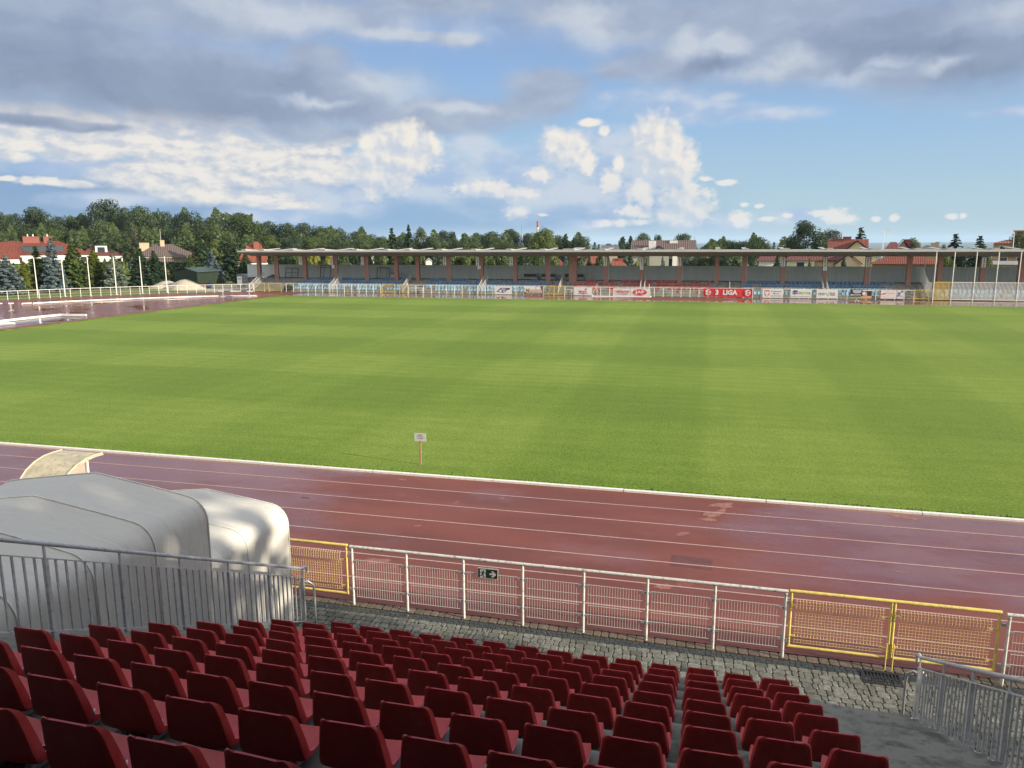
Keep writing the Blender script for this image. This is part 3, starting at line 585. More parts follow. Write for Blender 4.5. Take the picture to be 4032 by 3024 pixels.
def tunnel(label, x0, x1, eave, ridge, ys, zb=0):
    t = thing('tunnel_tent', label, 'tunnel tent', ((x0+x1)/2, ys[0], zb), 0, 'white canvas players tunnel'); r = .36; xc = (x0+x1)/2; pr = []
    sl = math.atan2(ridge-eave, (x1-x0)/2-r*.5)
    pr.append((x1, zb)); pr += [(x1, zb+(eave-r-zb)*q) for q in (.25,.5,.75)]
    for k in range(7):
        a = (math.pi/2-sl)*k/6; pr.append((x1-r+r*math.cos(a), eave-r+r*math.sin(a)+.02*k/6))
    q0 = pr[-1]
    for k in range(1, 9):
        f = k/9; pr.append((q0[0]+(xc-q0[0])*f, q0[1]+(ridge-q0[1])*(f**.93)))
    pr.append((xc, ridge)); pr += [(2*xc-p[0], p[1]) for p in reversed(pr[:-1])]
    for a, b in zip(ys[:-1], ys[1:]):                   # one canvas bay between two hoops, sagging a little
        S = 8; vs = []; fs = []
        for i in range(S+1):
            f = i/S; y = a+(b-a)*f; sag = math.sin(math.pi*f)
            for j, (x, z) in enumerate(pr):
                top = max(0, min(1, (z-eave+.4)/.4)); rp = .004*math.sin(j*1.9+a*3)*math.sin(math.pi*f)
                vs.append((x - (x-xc)/abs((x-xc) or 1)*(.035*sag*(1-top)+rp*(1-top)), y, z - .05*sag*top + rp*top))
        n = len(pr)
        for i in range(S):
            for j in range(n-1): fs.append((i*n+j, i*n+j+1, (i+1)*n+j+1, (i+1)*n+j))
        MB().add(vs, fs).build('canvas_bay', CANV, t, smooth=0, world=True)
    for y in ys: MB().tube([(x+(x-xc)*.004, y, z+.006) for x, z in pr], .012, 6).build('hoop_seam', RIB, t, smooth=0, world=True)
    m = MB(); m.tube([(x1-.03,ys[0]+.02,zb),(x1-.03,ys[0]+.02,eave-r)], .025, 8); m.build('leg', RAIL, t, world=True)
    return t
tunnel('tall white canvas tunnel tent behind the grey railing, partly in tree shade', -11.25, -7.30, 3.40, 3.67, [9.6, 8.45, 7.35, 6.25, 5.2, 4.2])
tunnel('lower white canvas tunnel tent poking out towards the track, mostly sunlit', -11.05, -7.60, 2.32, 2.52, [12.32, 11.0, 9.75, 8.5])
# ---- curved shelter beyond the tents
BEIGE = pbr('beige_plastic', (.40,.36,.26), .6, .2, 3, dirt=(.16,.13,.09), dirt_amt=.7)
sh = thing('bench_shelter', 'weathered beige curved shelter standing on the track beyond the white tents', 'shelter', (-16.1, 15.0, 0))
pr = [(16.35,1.74),(16.05,1.75),(15.75,1.73),(15.45,1.65),(15.18,1.51),(14.95,1.30),(14.80,1.05),(14.72,.8),(14.70,.3),(14.70,0)]
vs = []; fs = []
for x in (-16.85,-16.4,-15.9,-15.5):
    for y, z in pr: vs.append((x,y,z))
for x in (-16.85,-16.4,-15.9,-15.5):
    for y, z in pr: vs.append((x,y+.03,z-.045))
n = len(pr)
for k in range(3):
    for j in range(n-1): a = k*n+j; fs.append((a,a+1,a+n+1,a+n)); a += 4*n; fs.append((a,a+n,a+n+1,a+1))
for k in (0, 3):
    for j in range(n-1): a = k*n+j; fs.append((a,a+1,a+1+4*n,a+4*n))
for k in range(3): a = k*n; fs.append((a,a+n,a+5*n,a+4*n))
MB().add(vs, fs).build('curved_roof', BEIGE, sh, smooth=30, world=True)
for x in (-16.83,-15.52):
    m = MB(); m.tube([(x,y,z+.01) for y, z in pr], .022, 6); m.build('edge_trim', pbr('shelter_trim', (.42,.38,.28), .5), sh, world=True)
    m = MB(); m.poly([(x*1.0+.0,y+.02,z-.02) for y, z in pr[2:]] + [(x,15.7,0)]); m.build('side_pane', pbr('shelter_side', (.34,.28,.25), .3), sh, world=True)
m = MB(); m.box(-15.50,-15.45,15.74,15.79,0,1.71); m.build('post', WHITE, sh, world=True)
m = MB(); m.box(-16.8,-15.55,14.85,15.2,.40,.45); m.build('bench', BEIGE, sh, world=True)
# ---- near pitch-side fence
PIPE = pbr('fence_white', (.52,.52,.50), .5, .08, 5, dirt=(.13,.12,.10), dirt_amt=.855, bump=.05)
WIRE = pbr('fence_wire', (.45,.44,.42), .5, .05, 5)
YEL = pbr('fence_yellow', (.64,.50,.13), .45, .12, 6, dirt=(.26,.25,.24), dirt_amt=.75)
YWIRE = pbr('yellow_wire', (.56,.43,.20), .5, .1, 6)
def near_fence(label, xs, y, last_panel=True):
    t = thing('pitch_fence', label, 'fence', (xs[0], y, 0), 0, 'white tube fence along the home straight')
    m = MB(); m.tube([(xs[0]-.04,y,1.245),(xs[-1]+.04,y,1.245)], .030, 12); m.build('top_rail', PIPE, t, smooth=50, world=True)
    for x in xs:
        m = MB(); m.tube([(x,y,-.02),(x,y,1.22)], .026, 12); p = m.build('post', PIPE, t, smooth=50, world=True)
        for zz in (.94,.36):
            for s in (-1, 1):
                if (x == xs[0] and s < 0) or (x == xs[-1] and s > 0): continue
                m = MB(); m.box(x+s*.022 if s > 0 else x-.10, x+.10 if s > 0 else x-.022, y-.016, y+.016, zz-.018, zz+.018); c = m.build('clamp', METAL, t, world=True); c.parent = p; c.matrix_parent_inverse = Matrix.Identity(4)
    for a, b in zip(xs[:-1], xs[1:]):
        m = MB(); x0, x1 = a+.085, b-.085
        n = 21
        for k in range(n):
            x = x0+(x1-x0)*k/(n-1); m.tube([(x,y,.17),(x,y,.985)], .0032, 5)
        for z in (.185,.38,.56,.77,.97): m.tube([(x0-.01,y-.006,z),(x1+.01,y-.006,z)], .0060, 5)
        m.build('wire_mesh', WIRE, t, world=True)
    return t
near_fence('white tube fence in front of the seats, with the green exit sign', [-6.74,-5.57,-4.39,-3.21,-2.04,-.87,.32,1.51], 13.2)
near_fence('white tube fence beyond the paired yellow gates', [4.95,6.1,7.3,8.5], 13.17)
def gate(label, x0, x1, y, bolt, hinge):
    t = thing('yellow_gate', label, 'gate', (x0, y, 0), 0, 'yellow mesh gates in the near fence'); zt, zb = 1.26, .23
    m = MB(); m.tube([(x0,y,zb),(x0,y,zt),], .024, 10); m.tube([(x1,y,zb),(x1,y,zt)], .024, 10); m.tube([(x0-.026,y,zt),(x1+.026,y,zt)], .030, 12); m.tube([(x0-.02,y,zb),(x1+.02,y,zb)], .026, 10); m.build('gate_frame', YEL, t, smooth=50, world=True)
    m = MB(); a, b = x0+.09, x1-.13; n = 27
    prof = [(y,.99),(y-.05,.99),(y-.05,1.0)] 
    for k in range(n):
        x = a+(b-a)*k/(n-1); m.tube([(x,y,.30),(x,y,.40),(x,y-.035,.43),(x,y,.46),(x,y,.93),(x,y-.06,.965),(x,y-.05,1.09),(x,y,1.13)], .0046, 5)
    z = .33
    while z < 1.15:
        yy = y - (.0 if .46 < z < .93 else .03); m.tube([(a-.02,yy-.008,z),(b+.03,yy-.008,z)], .0040, 5); z += .055
    m.build('wire_mesh', YWIRE, t, world=True)
    for zz in (.99,.43):
        m = MB(); m.box(x0+.02, x0+.10, y-.012, y+.012, zz-.015, zz+.015); m.box(x1-.14, x1-.02, y-.012, y+.012, zz-.05, zz-.02); m.build('bracket', YEL, t, world=True)
    xb = x1-.03 if bolt > 0 else x0+.03
    if bolt: m = MB(); m.tube([(xb,y-.035,.01),(xb,y-.035,.50)], .011, 8); m.build('drop_bolt', YEL, t, smooth=50, world=True)
    xh = x0-.06 if hinge < 0 else x1+.06
    for zz in (1.05,.33): m = MB(); m.box(min(xh, xh+.05)-.02, max(xh,xh+.05)-.01, y-.02, y+.02, zz-.025, zz+.025); m.build('hinge', METAL, t, world=True)
    return t
gate('yellow mesh gate leaf next to the long white fence, above the drain grating', 1.60, 3.20, 13.2, 1, -1)
gate('yellow mesh gate leaf beside the end of the grey stair railing', 3.25, 4.82, 13.2, -1, 1)
gate('yellow mesh gate half hidden by the lower white tunnel tent', -8.45, -6.86, 13.2, 0, 1)
# ---- drain grating
GRATE = pbr('cast_iron', (.035,.035,.036), .5, .2, 12, metal=.5)
t = thing('drain_grating', 'black iron drain grating in the paving before the yellow gates', 'drain grating', (3.07, 12.88, 0), R_(-2))
m = MB(); m.box(-.31,.31,-.20,-.165,-.02,.012); m.box(-.31,.31,.165,.20,-.02,.012); m.box(-.31,-.275,-.165,.165,-.02,.012); m.box(.275,.31,-.165,.165,-.02,.012); m.box(-.275,.275,-.018,.018,-.02,.012); m.build('frame', GRATE, t)
m = MB()
for k in range(10): x = -.275+.55*(k+.0)/10; m.box(x, x+.024, -.165,-.018,-.02,.010); m.box(x, x+.024, .018,.165,-.02,.010)
m.build('grate_bars', GRATE, t); m = MB(); m.box(-.275,.275,-.165,.165,-.12,-.019); m.build('sump', pbr('black_void', (.006,.006,.006), .9), t)
# ---- exit sign on the fence mesh
GREEN = pbr('sign_green', (.010,.030,.022), .35, .1, 10); SIGNW = pbr('sign_white', (.42,.42,.42), .5, .05, 10)
def px_poly(pts, Y, off): return [tuple(at(1850+u/14.747, 2210+v/14.747, Y) + Vector((0, -off, 0))) for u, v in pts]
YS = 13.17; es = thing('exit_sign', 'dark green exit sign with running figure and arrow on the white fence', 'exit sign', at(1920, 2262, YS))
c0, c1 = at(1882, 2236, YS), at(1960.5, 2281.5, YS)
q = px_poly([(462,360),(1640,475),(1625,1080),(462,960)], YS, 0); m = MB(); m.poly(list(reversed(q))); m.add(q + [(a,b+.012,c) for a,b,c in q], [(0,1,5,4),(1,2,6,5),(2,3,7,6),(3,0,4,7),(4,5,6,7)]); m.build('sign_frame', SIGNW, es, world=True)
m = MB(); m.poly(px_poly([(495,405),(1605,520),(1595,1040),(495,925)], YS, .002)); m.build('sign_panel', GREEN, es, world=True)
m = MB(); m.poly(px_poly([(595,445),(925,480),(920,965),(590,945)], YS, .004)); m.build('door_symbol', SIGNW, es, world=True)
m = MB(); m.poly(px_poly([(1235,575),(1350,580),(1540,785),(1365,940),(1230,925),(1340,805),(1145,790),(1145,685),(1345,705)], YS, .004)); m.build('arrow_symbol', SIGNW, es, world=True)
m = MB()
cx, cy = 803, 552; m.poly(px_poly([(cx+38*math.cos(a*.524), cy+38*math.sin(a*.524)) for a in range(12)], YS, .006))
for P_ in ([(720,600),(800,595),(850,640),(775,740),(690,760),(720,690)], [(640,668),(620,655),(675,590),(760,596),(760,625),(690,625)], [(800,610),(840,625),(880,685),(925,692),(920,712),(862,708),(815,660)],
           [(690,735),(735,745),(722,835),(575,815),(578,788),(690,800)], [(735,740),(785,735),(862,915),(840,940),(780,965),(775,945),(818,915)]):
    m.poly(px_poly(P_, YS, .006))
m.build('figure_symbol', GREEN, es, world=True)
# ---- notice on a stake in the grass
b0 = onz(1656, 1829, .012); Yb = b0.y
ns = thing('stake_sign', 'small white notice board on a wooden stake at the edge of the grass', 'notice sign', b0)
WOOD = pbr('pine_stake', (.32,.21,.11), .7, .25, 9, stretch=(1,1,.15))
m = MB(); m.box(-.030,.030,-.02,.02,-.05,.84); m.build('stake', WOOD, ns)
cx_ = at(1656, 1735, Yb).x - b0.x
m = MB(); m.box(-.20+cx_,.20+cx_,-.032,-.02,.80,1.075); m.build('board', pbr('notice_white', (.52,.52,.50), .5, .05, 8), ns)
INK = pbr('black_ink', (.03,.03,.03), .6)
for s_, z_, w_, h_ in (('UWAGA', 1.015, .16, .040), ('zakaz wejścia na', .955, .25, .034), ('murawę', .900, .18, .036)):
    v, f = text_geo(s_, w_, h_, .02); m = MB(); m.add([(x+cx_-.0, -.0345, y+z_) for x, y, _ in v], f); m.build('lettering', INK, ns)
# ------------------------------------------------------------------ covered stand across the pitch
FCONC = concrete('old_concrete', .24, (.05,.05,.035), .9, .6)
GIRD = pbr('girder_grey', (.30,.30,.30), .6, .08, .8, dirt=(.18,.18,.17), dirt_amt=.5)
GREYP = pbr('roof_grey', (.26,.27,.27), .6, .06, .6, dirt=(.20,.20,.19), dirt_amt=.4, stretch=(.3,1,2))
LIGHTP = pbr('fascia_light', (.38,.38,.375), .5, .06, 1.2, dirt=(.33,.33,.32), dirt_amt=.4)
SOFF = pbr('soffit_grey', (.25,.25,.245), .8, .08, .5, stretch=(.2,1,1))
BRICK = pbr('column_red', (.31,.165,.135), .8, .10, 2.2, dirt=(.17,.09,.075), dirt_amt=.4)
WALLG = pbr('corrugated_grey', (.42,.46,.465), .65, .05, .8, stretch=(6,1,.1))
XL, XR = -71.3, 62.0
fs_ = thing('covered_grandstand', 'long covered grandstand across the pitch with grey roof on red columns', 'grandstand', (-5, 106, 0))
AISLE = [(-70.8,-62.8),(-44.3,-41.6),(-22.2,-19.2),(.9,4.1),(23.7,26.0)]
prof = [(106.62,-.05),(106.62,.37)]
for k in range(4): prof += [(107.52+.83*k, .37+.42*k), (107.52+.83*k, .37+.42*(k+1))]
prof[-1] = (prof[-2][0], 1.80); prof += [(114.3,1.80),(114.3,-.05)]
segs = []; x = XL
for a, b in AISLE:
    if a > x: segs.append((x, a, 0))
    segs.append((a, b, 1)); x = b
segs.append((x, XR, 0))
for a, b, st in segs:
    m = MB()
    if not st: m.prism(prof, 'x', a, b); m.build('seating_step', FCONC, fs_, world=True)
    else:
        p2 = [(106.9,-.05)]
        for k in range(9): p2 += [(106.9+.4*k, .2*(k+1)), (106.9+.4*(k+1), .2*(k+1))]
        p2 += [(114.3,1.80),(114.3,-.05)]; m.prism(p2, 'x', a, b); m.build('stair_flight', FCONC, fs_, world=True)
m = MB(); 
def corr(x0, x1, y, z0, z1, step=.18, d=.03):
    vs = []; fs = []; n = int((x1-x0)/step)
    for i in range(n+1): vs += [(x0+i*step, y+(d if i%2 else 0), z0), (x0+i*step, y+(d if i%2 else 0), z1)]
    for i in range(n): fs.append((2*i, 2*i+2, 2*i+3, 2*i+1))
    return vs, fs
m.add(*corr(-75.0, XR, 113.9, 1.80, 3.86)); m.box(-75, XR, 113.86, 113.98, 3.80, 3.88); m.build('back_wall', WALLG, fs_, world=True)
# roof: shallow slab with a boat-shaped underside
pr = [(106.0,6.16),(106.0,5.98),(106.12,5.93),(107.2,5.72),(108.4,5.50),(109.4,5.36),(110.0,5.32),(111.5,5.36),(113.6,5.55),(115.9,5.86),(116.0,6.10)]
m = MB(); m.prism(pr, 'x', XL, XR); m.build('roof', SOFF, fs_, smooth=25, world=True)
m = MB(); m.box(XL-.03, XR, 105.93, 105.996, 5.97, 6.19); m.box(XL-.06, XL-.003, 105.95, 116.0, 5.9, 6.19); m.build('fascia', LIGHTP, fs_, world=True)
m = MB(); m.box(XL, XR, 106.05, 116.0, 6.165, 6.19); m.build('roof_deck', GREYP, fs_, world=True)
COLPX = [1019.5,1088,1201,1321,1443,1561,1645,1767,1896,2029,2157.6,2257,2387,2529,2677.6,2824.5,2931.5,3085,3249,3417,3582,3704,3872.5,4022,4180,4340]
COLX = [at(p, 1030, 110).x for p in COLPX]
for k, x in enumerate(COLX):
    w = .56 if k == 11 else .28
    m = MB(); m.box(x-w, x+w, 109.72, 110.28, 1.2 if k else .4, 5.36); 
    c = m.build('column', BRICK, fs_, world=True)
    g = .75 if k == 11 else .30
    m = MB(); zt = [(105.97,6.195),(105.97,6.41),(106.3,6.43),(110.5,6.23),(116.1,6.50),(116.1,6.40),(110.6,6.195)]
    m.prism(zt, 'x', x-g, x+g); m.prism([(x-g-.22,6.195),(x+g+.22,6.195),(x+g,6.42),(x-g,6.42)], 'y', 105.96, 106.4)
    m.build('roof_girder', GIRD, fs_, world=True)
    if k in (1,3,4,7,10,12,14,16,19): m = MB(); m.tube([(x+.36,109.7,1.6),(x+.36,109.7,5.4)], .045, 6); m.build('downpipe', LIGHTP, fs_, world=True)
# ---- perforated speaker panels and block letters on the columns
PANEL = pbr('panel_white', (.72,.72,.70), .5, .06, 3); DARK = pbr('dark_hole', (.012,.012,.013), .7)
SPK = {2:'third from the shed end',3:'above the letter L',4:'next along from the letter L',7:'ahead of the letter K',8:'above the letter K',9:'just past the letter K',12:'ahead of the letter J',13:'above the letter J',14:'just past the letter J',17:'ahead of the letter I',18:'above the letter I',19:'beyond the letter I',22:'over the fenced visitor block'}
for k, txt in SPK.items():
    x = COLX[k] - .52 if k < 12 else COLX[k] - .05
    t = thing('lamp_panel', 'white panel with dark round holes hung on a column, %s' % txt, 'lamp panel', (x, 109.64, 4.55), R_(3), 'white perforated panels on the grandstand columns')
    z1 = 5.25; h = 1.28
    m = MB(); m.box(-.23,.23,-.06,.06,-.60,.68); m.build('panel_case', PANEL, t)
    for zz in (.48,.18,-.16,-.46) if k < 17 else (.5,.25,.02,-.22,-.46): m = MB(); m.tube([(0,-.066,zz),(0,-.058,zz)], .085, 10); m.build('lens', DARK, t)
    if k < 17: m = MB(); m.box(-.1,.1,-.066,-.058,.0,.05); m.build('slot', DARK, t)
for k, ch in ((3,'L'),(8,'K'),(13,'J'),(18,'I')):
    x = COLX[k] - (.25 if k < 12 else .02)
    t = thing('letter_sign', 'white block sign with the letter %s below a perforated panel' % ch, 'sign', (x, 109.6, 3.72), 0, 'block letter signs on the grandstand columns')
    m = MB(); m.box(-.24,.24,-.03,.03,-.26,.20); m.build('sign_plate', PANEL, t)
    v, f = text_geo(ch, .16 if ch != 'I' else .05, .26, .03); m = MB(); m.add([(a,-.034,b-.03) for a,b,_ in v], f); m.build('lettering', pbr('letter_grey', (.10,.10,.10), .6), t)
# ---- far seats
def far_seat_mesh(name, mt):
    m = MB()
    b = [(-.19,.02,0),(.19,.02,0),(.205,.0,.12),(.19,-.0,.30),(.15,.03,.41),(-.15,.03,.41),(-.19,0,.30),(-.205,0,.12)]
    # bucket with a grip slot in the back, facing the pitch (-Y)
    m.add([(-.20,-.38,.05),(.20,-.38,.05),(.215,-.10,.04),(-.215,-.10,.04),(-.21,.0,.10),(.21,.0,.10),(-.205,.03,.26),(.205,.03,.26),(-.155,.05,.42),(.155,.05,.42),
           (-.08,.036,.28),(.08,.036,.28),(.08,.044,.36),(-.08,.044,.36),(-.20,-.38,.0),(.20,-.38,.0),(-.225,-.1,.11),(.225,-.1,.11),(-.235,.0,.2),(.235,.0,.2)],
          [(0,1,2,3),(3,2,5,4),(4,5,11,10),(4,10,6),(5,7,11),(6,10,13,8),(7,9,12,11),(8,13,12,9),(14,15,1,0),(3,4,18,16),(2,17,19,5),(4,6,18),(5,19,7)])
    m.v = [(x*.80, y, z*.97) for x, y, z in m.v]
    return m.mesh(name, mt)
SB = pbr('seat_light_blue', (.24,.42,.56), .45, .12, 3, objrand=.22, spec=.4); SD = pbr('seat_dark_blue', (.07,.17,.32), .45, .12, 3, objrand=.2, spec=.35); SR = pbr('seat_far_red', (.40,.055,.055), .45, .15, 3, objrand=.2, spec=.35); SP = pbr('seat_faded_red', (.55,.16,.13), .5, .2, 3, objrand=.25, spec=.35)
ML, MD_, MR, MP = far_seat_mesh('seat_shell', SB), far_seat_mesh('seat_shell', SD), far_seat_mesh('seat_shell', SR), far_seat_mesh('seat_shell', SP)
SHADEFIX = 0
BL = [(-62.4,-44.7,'block beside the letter L','blue'),(-41.2,-22.6,'block beside the letter K','blue'),(-18.8,.6,'block','red'),(4.4,23.4,'block beside the letter I','blue'),(28.0,45.0,'fenced visitor block','blue')]
ROWN = ['lowest','second','third','top']; mass = MB(); nblue = 0; nred = 0; massD = MB(); rs = random.Random(3)
for bi, (xa, xb, bn, colr) in enumerate(BL):
    for k in range(4):
        x = xa + (.25 if k%2 else 0); n = 0; run = 0
        while x < xb:
            p = {0:.90,1:.93,2:.95,3:.86}[k]
            if colr == 'red': p = {0:.13,1:.62,2:.93,3:.60}[k]
            if bi == 1 and k == 3 and x > -33: p = .45
            if bi == 1 and k == 2: p = .99
            if run > 0: run -= 1; ok = False
            else:
                ok = rs.random() < p
                if not ok and rs.random() < .5: run = 1
            if k == 2 and rs.random() < .35 and colr == 'red': pass
            if ok:
                n += 1; loc = (x+rs.gauss(0,.015), 107.44+.83*k, .37+.42*k); rz = rs.gauss(0, R_(3))
                if colr == 'red':
                    me = MP if (k == 0 or (k == 1 and rs.random() < .5)) else MR
                    o = link('red_bucket_seat', me); o.location = loc; o.rotation_euler = (0,0,rz)
                    tag(o, '%s plastic seat of the red block, %s row, %s along from the stairs' % ('faded' if me is MP else 'bright', ROWN[k], ORD[min(n,59)]), 'red seat', 'red seats in the covered grandstand')
                else:
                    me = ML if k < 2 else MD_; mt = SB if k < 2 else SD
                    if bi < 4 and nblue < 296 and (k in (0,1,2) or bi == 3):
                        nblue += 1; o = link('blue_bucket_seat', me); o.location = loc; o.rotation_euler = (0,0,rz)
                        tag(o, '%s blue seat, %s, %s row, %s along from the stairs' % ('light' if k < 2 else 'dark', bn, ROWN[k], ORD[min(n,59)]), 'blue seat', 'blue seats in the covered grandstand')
                    else:
                        mm = mass if k < 2 else massD
                        mm.add([(v.co.x+loc[0], v.co.y+loc[1], v.co.z+loc[2]) for v in me.vertices], [tuple(p_.vertices) for p_ in me.polygons])
            x += .5
tag(mass.build('seat_row', SB), kind='stuff'); tag(massD.build('seat_row', SD), kind='stuff')
# ---- stair railings of the grandstand
RAILW = pbr('rail_white', (.44,.44,.43), .5, .05, 3)
def far_rail(px, label, side_x=None, double=False):
    X = at(px, 1120, 107).x; t = thing('stair_handrail', label, 'railing', (X, 106.6, 0), 0, 'white stair railings of the covered grandstand')
    for q, dx in enumerate((0, .55) if double else (0,)):
        x = X+dx; z = lambda y: .42*(y-106.9)/.83 if y > 106.9 else 0
        m = MB(); m.tube([(x,106.5,0),(x,106.5,1.05),(x,106.9,1.15),(x,109.9,1.15+z(109.9)),(x,109.9,z(109.9))], .035, 6); m.beam((x,106.5,.22),(x,109.9,.25+z(109.9)),.05); m.build('handrail', RAILW, t, world=True)
        m = MB()
        for j in range(24): y = 106.62+.14*j; m.beam((x,y,.2+z(y)*.98),(x,y,1.08+z(y)),.022)
        m.build('baluster_panel', RAILW, t, world=True)
far_rail(990, 'white stair railing at the shed end of the covered grandstand', double=True)
far_rail(1300, 'white stair railing inside the block under the letter L', double=True)
far_rail(1588, 'white stair railing beside the leaning table legs, between blocks L and K', double=False)
far_rail(1886, 'white stair railing under the letter K', double=True)
far_rail(2200, 'broad white stair railing behind the twin yellow gates', double=False)
far_rail(2520, 'white stair railing under the letter J', double=True)
far_rail(2874, 'lone white stair railing behind the red banner', double=False)
far_rail(3246, 'white stair railing under the letter I', double=True)
# ---- clutter on the back gangway
def frame_thing(name, label, cat, px0, px1, py0, py1, Y, mt, tilt=0, bars=((.5,),(.5,)), w=.08):
    a = at(px0, py1, Y); b = at(px1, py0, Y); W, H = b.x-a.x, max(.3, b.z-1.80)
    t = thing(name, label, cat, ((a.x+b.x)/2, Y, 1.80), R_(0)); t.rotation_euler = (R_(-12), 0, 0)
    m = MB(); m.box(-W/2,W/2,-w/2,w/2,0,w); m.box(-W/2,W/2,-w/2,w/2,H-w,H); m.box(-W/2,-W/2+w,-w/2,w/2,w,H-w); m.box(W/2-w,W/2,-w/2,w/2,w,H-w); m.build('outer_frame', mt, t)
    for f in bars[0]: m = MB(); m.box(-W/2+W*f-w/3,-W/2+W*f+w/3,-w/3,w/3,w,H-w); m.build('upright', mt, t)
    for f in bars[1]: m = MB(); m.box(-W/2+w,W/2-w,-w/4,w/4,H*f-w/3,H*f+w/3); m.build('crossbar', mt, t)
    return t
DKFR = pbr('dark_frame', (.035,.042,.042), .6, .1, 4); BRFR = pbr('brown_frame', (.07,.055,.05), .7, .15, 4)
frame_thing('wooden_frame', 'brown four-pane wooden frame leaning at the back wall', 'frame', 1123, 1171, 1054, 1084, 112.9, BRFR)
frame_thing('metal_frame', 'tall dark metal frame standing by the column with letter L', 'frame', 1260, 1298, 1042, 1087, 113.3, DKFR, bars=((.35,),(.8,)))
frame_thing('door_frame', 'dark open door frame leaning against the corrugated wall past letter L', 'frame', 1483, 1533, 1053, 1090, 113.0, DKFR, bars=((.25,.78),()))
GR = pbr('table_grey', (.30,.31,.31), .6, .08, 3)
t = thing('covered_pile', 'dark tarpaulin heap on the top gangway near the shed end', 'tarpaulin heap', at(1072, 1088, 112.5)); t.location.z = 1.8
m = MB(); vs = []; fs = []
for i in range(9):
    for j in range(5): u, v = i/8, j/4; vs.append((-1.2+2.4*u, -.5+v, (math.sin(math.pi*u)**.8*.45*u*2.0+.04*math.sin(i*5+j*3))*math.sin(math.pi*min(max(v,.08),.92))))
for i in range(8):
    for j in range(4): a = i*5+j; fs.append((a,a+5,a+6,a+1))
m.add(vs, fs).build('tarpaulin', pbr('tarp_black', (.015,.015,.016), .6), t)
def desk(px0, px1, py0, label, Y=112.6):
    a = at(px0, py0, Y); b = at(px1, py0, Y); W = b.x-a.x; H = max(.7, a.z-1.8); t = thing('trestle_table', label, 'table', ((a.x+b.x)/2, Y, 1.8), 0, 'grey tables on the top gangway')
    m = MB(); m.box(-W/2,W/2,-.35,.35,H-.05,H); m.build('table_top', GR, t)
    m = MB(); m.box(-W/2+.1,W/2-.1,-.30,-.27,H*.1,H*.45); m.build('modesty_panel', GR, t)
    for s in (-1,1): m = MB(); m.box(s*(W/2-.08)-.03,s*(W/2-.08)+.03,-.3,.3,0,H-.05); m.build('leg', GR, t)
    m = MB(); m.box(-W/2+.12,W/2-.12,-.2,.3,H*.45,H-.06); m.build('shelf_back', DKFR, t)
desk(2062, 2117, 1077, 'long grey table on the gangway, first after the letter K')
desk(2131, 2189, 1077, 'grey table on the gangway partly behind a red column')
desk(2223, 2244, 1077, 'short grey table just before the double red column')
desk(2272, 2302, 1078, 'narrow grey table just behind the red seats')
t = thing('plastic_canopy', 'crumpled white plastic canopy dumped at the back of the stand', 'canopy', at(1562, 1092, 112.3)); t.location.z = 1.8
m = MB(); m.add([(-1.0,-.4,.15),(-.95,.4,.95),(.9,.5,.9),(1.1,-.3,.7),(.9,-.6,.35),(1.9,.0,.25),(1.6,-.6,.1),(-.9,-.45,.75)],[(0,4,7),(7,4,3,2,1),(4,5,3),(4,6,5),(0,7,1)]); m.build('sheet', pbr('sheet_white', (.36,.37,.37), .5, .1, 3), t)
# ---- fence along the far straight, gates, banners
def px_range(a, b, n, py0, py1):
    return [onz(a+(b-a)*k/n, py0+(py1-py0)*k/n) for k in range(n+1)]
FARW = pbr('far_fence_white', (.60,.60,.57), .5, .05, 3); FARM = None
def mesh_mat():
    m, t, b = material('far_wire_mesh'); co = t.new('ShaderNodeTexCoord').outputs['Object']; s = t.new('ShaderNodeSeparateXYZ', {0: co})
    a = t.math('LESS_THAN', t.math('FRACT', t.math('MULTIPLY', s.outputs[2], 5)), .14); d = t.math('LESS_THAN', t.math('FRACT', t.math('MULTIPLY', t.math('ADD', s.outputs[0], t.math('MULTIPLY', s.outputs[1], .7)), 18)), .12)
    tr = t.new('ShaderNodeBsdfTransparent'); al = t.math('MAXIMUM', a, d); mx = t.new('ShaderNodeMixShader', {0: al, 1: tr.outputs[0], 2: b.outputs[0]})
    t.put(b.inputs['Base Color'], (.5,.5,.48)); out = m.node_tree.nodes['Material Output']; t.l.new(mx.outputs[0], out.inputs['Surface']); return m
def far_fence(label, pts, group='white tube fences around the far side', h=1.2, wires=True):
    t = thing('tube_fence', label, 'fence', pts[0], 0, group)
    m = MB(); m.tube([Vector((p[0],p[1],h)) for p in pts], .038, 6); m.build('top_rail', FARW, t, world=True)
    for p in pts:
        m = MB(); m.tube([(p[0],p[1],-.02),(p[0],p[1],h)], .035, 6); m.build('post', FARW, t, world=True)
    if wires:
        for z in (.18,.55,.9):
            m = MB(); m.tube([Vector((p[0],p[1],z)) for p in pts], .008, 4); m.build('wire', FARW, t, world=True)
    return t
YF = 105.25
def xs_at(pxs): return [Vector((at(p, 1150, YF).x, YF, 0)) for p in pxs]
far_fence('white tube fence curving round the track bend before the spruces', [Vector((x,y,0)) for x, y in FEN])
far_fence('white tube fence before the L block, starting at a yellow gate', xs_at([1127.5+28.6*k for k in range(14)]))
far_fence('white tube fence before the K block with two white banners', xs_at([1607.4+30.3*k for k in range(18)]))
far_fence('white tube fence carrying the red league banner in front of the red seats', xs_at([2224+ 35.2*k for k in range(22)]))
far_fence('white tube fence before the I block carrying the crest and company banners', xs_at([2998+ 37.6*k for k in range(17)]))
YELF = pbr('far_yellow', (.62,.44,.10), .5, .1, 3); YM = pbr('olive_mesh', (.23,.19,.05), .7, .25, 9)
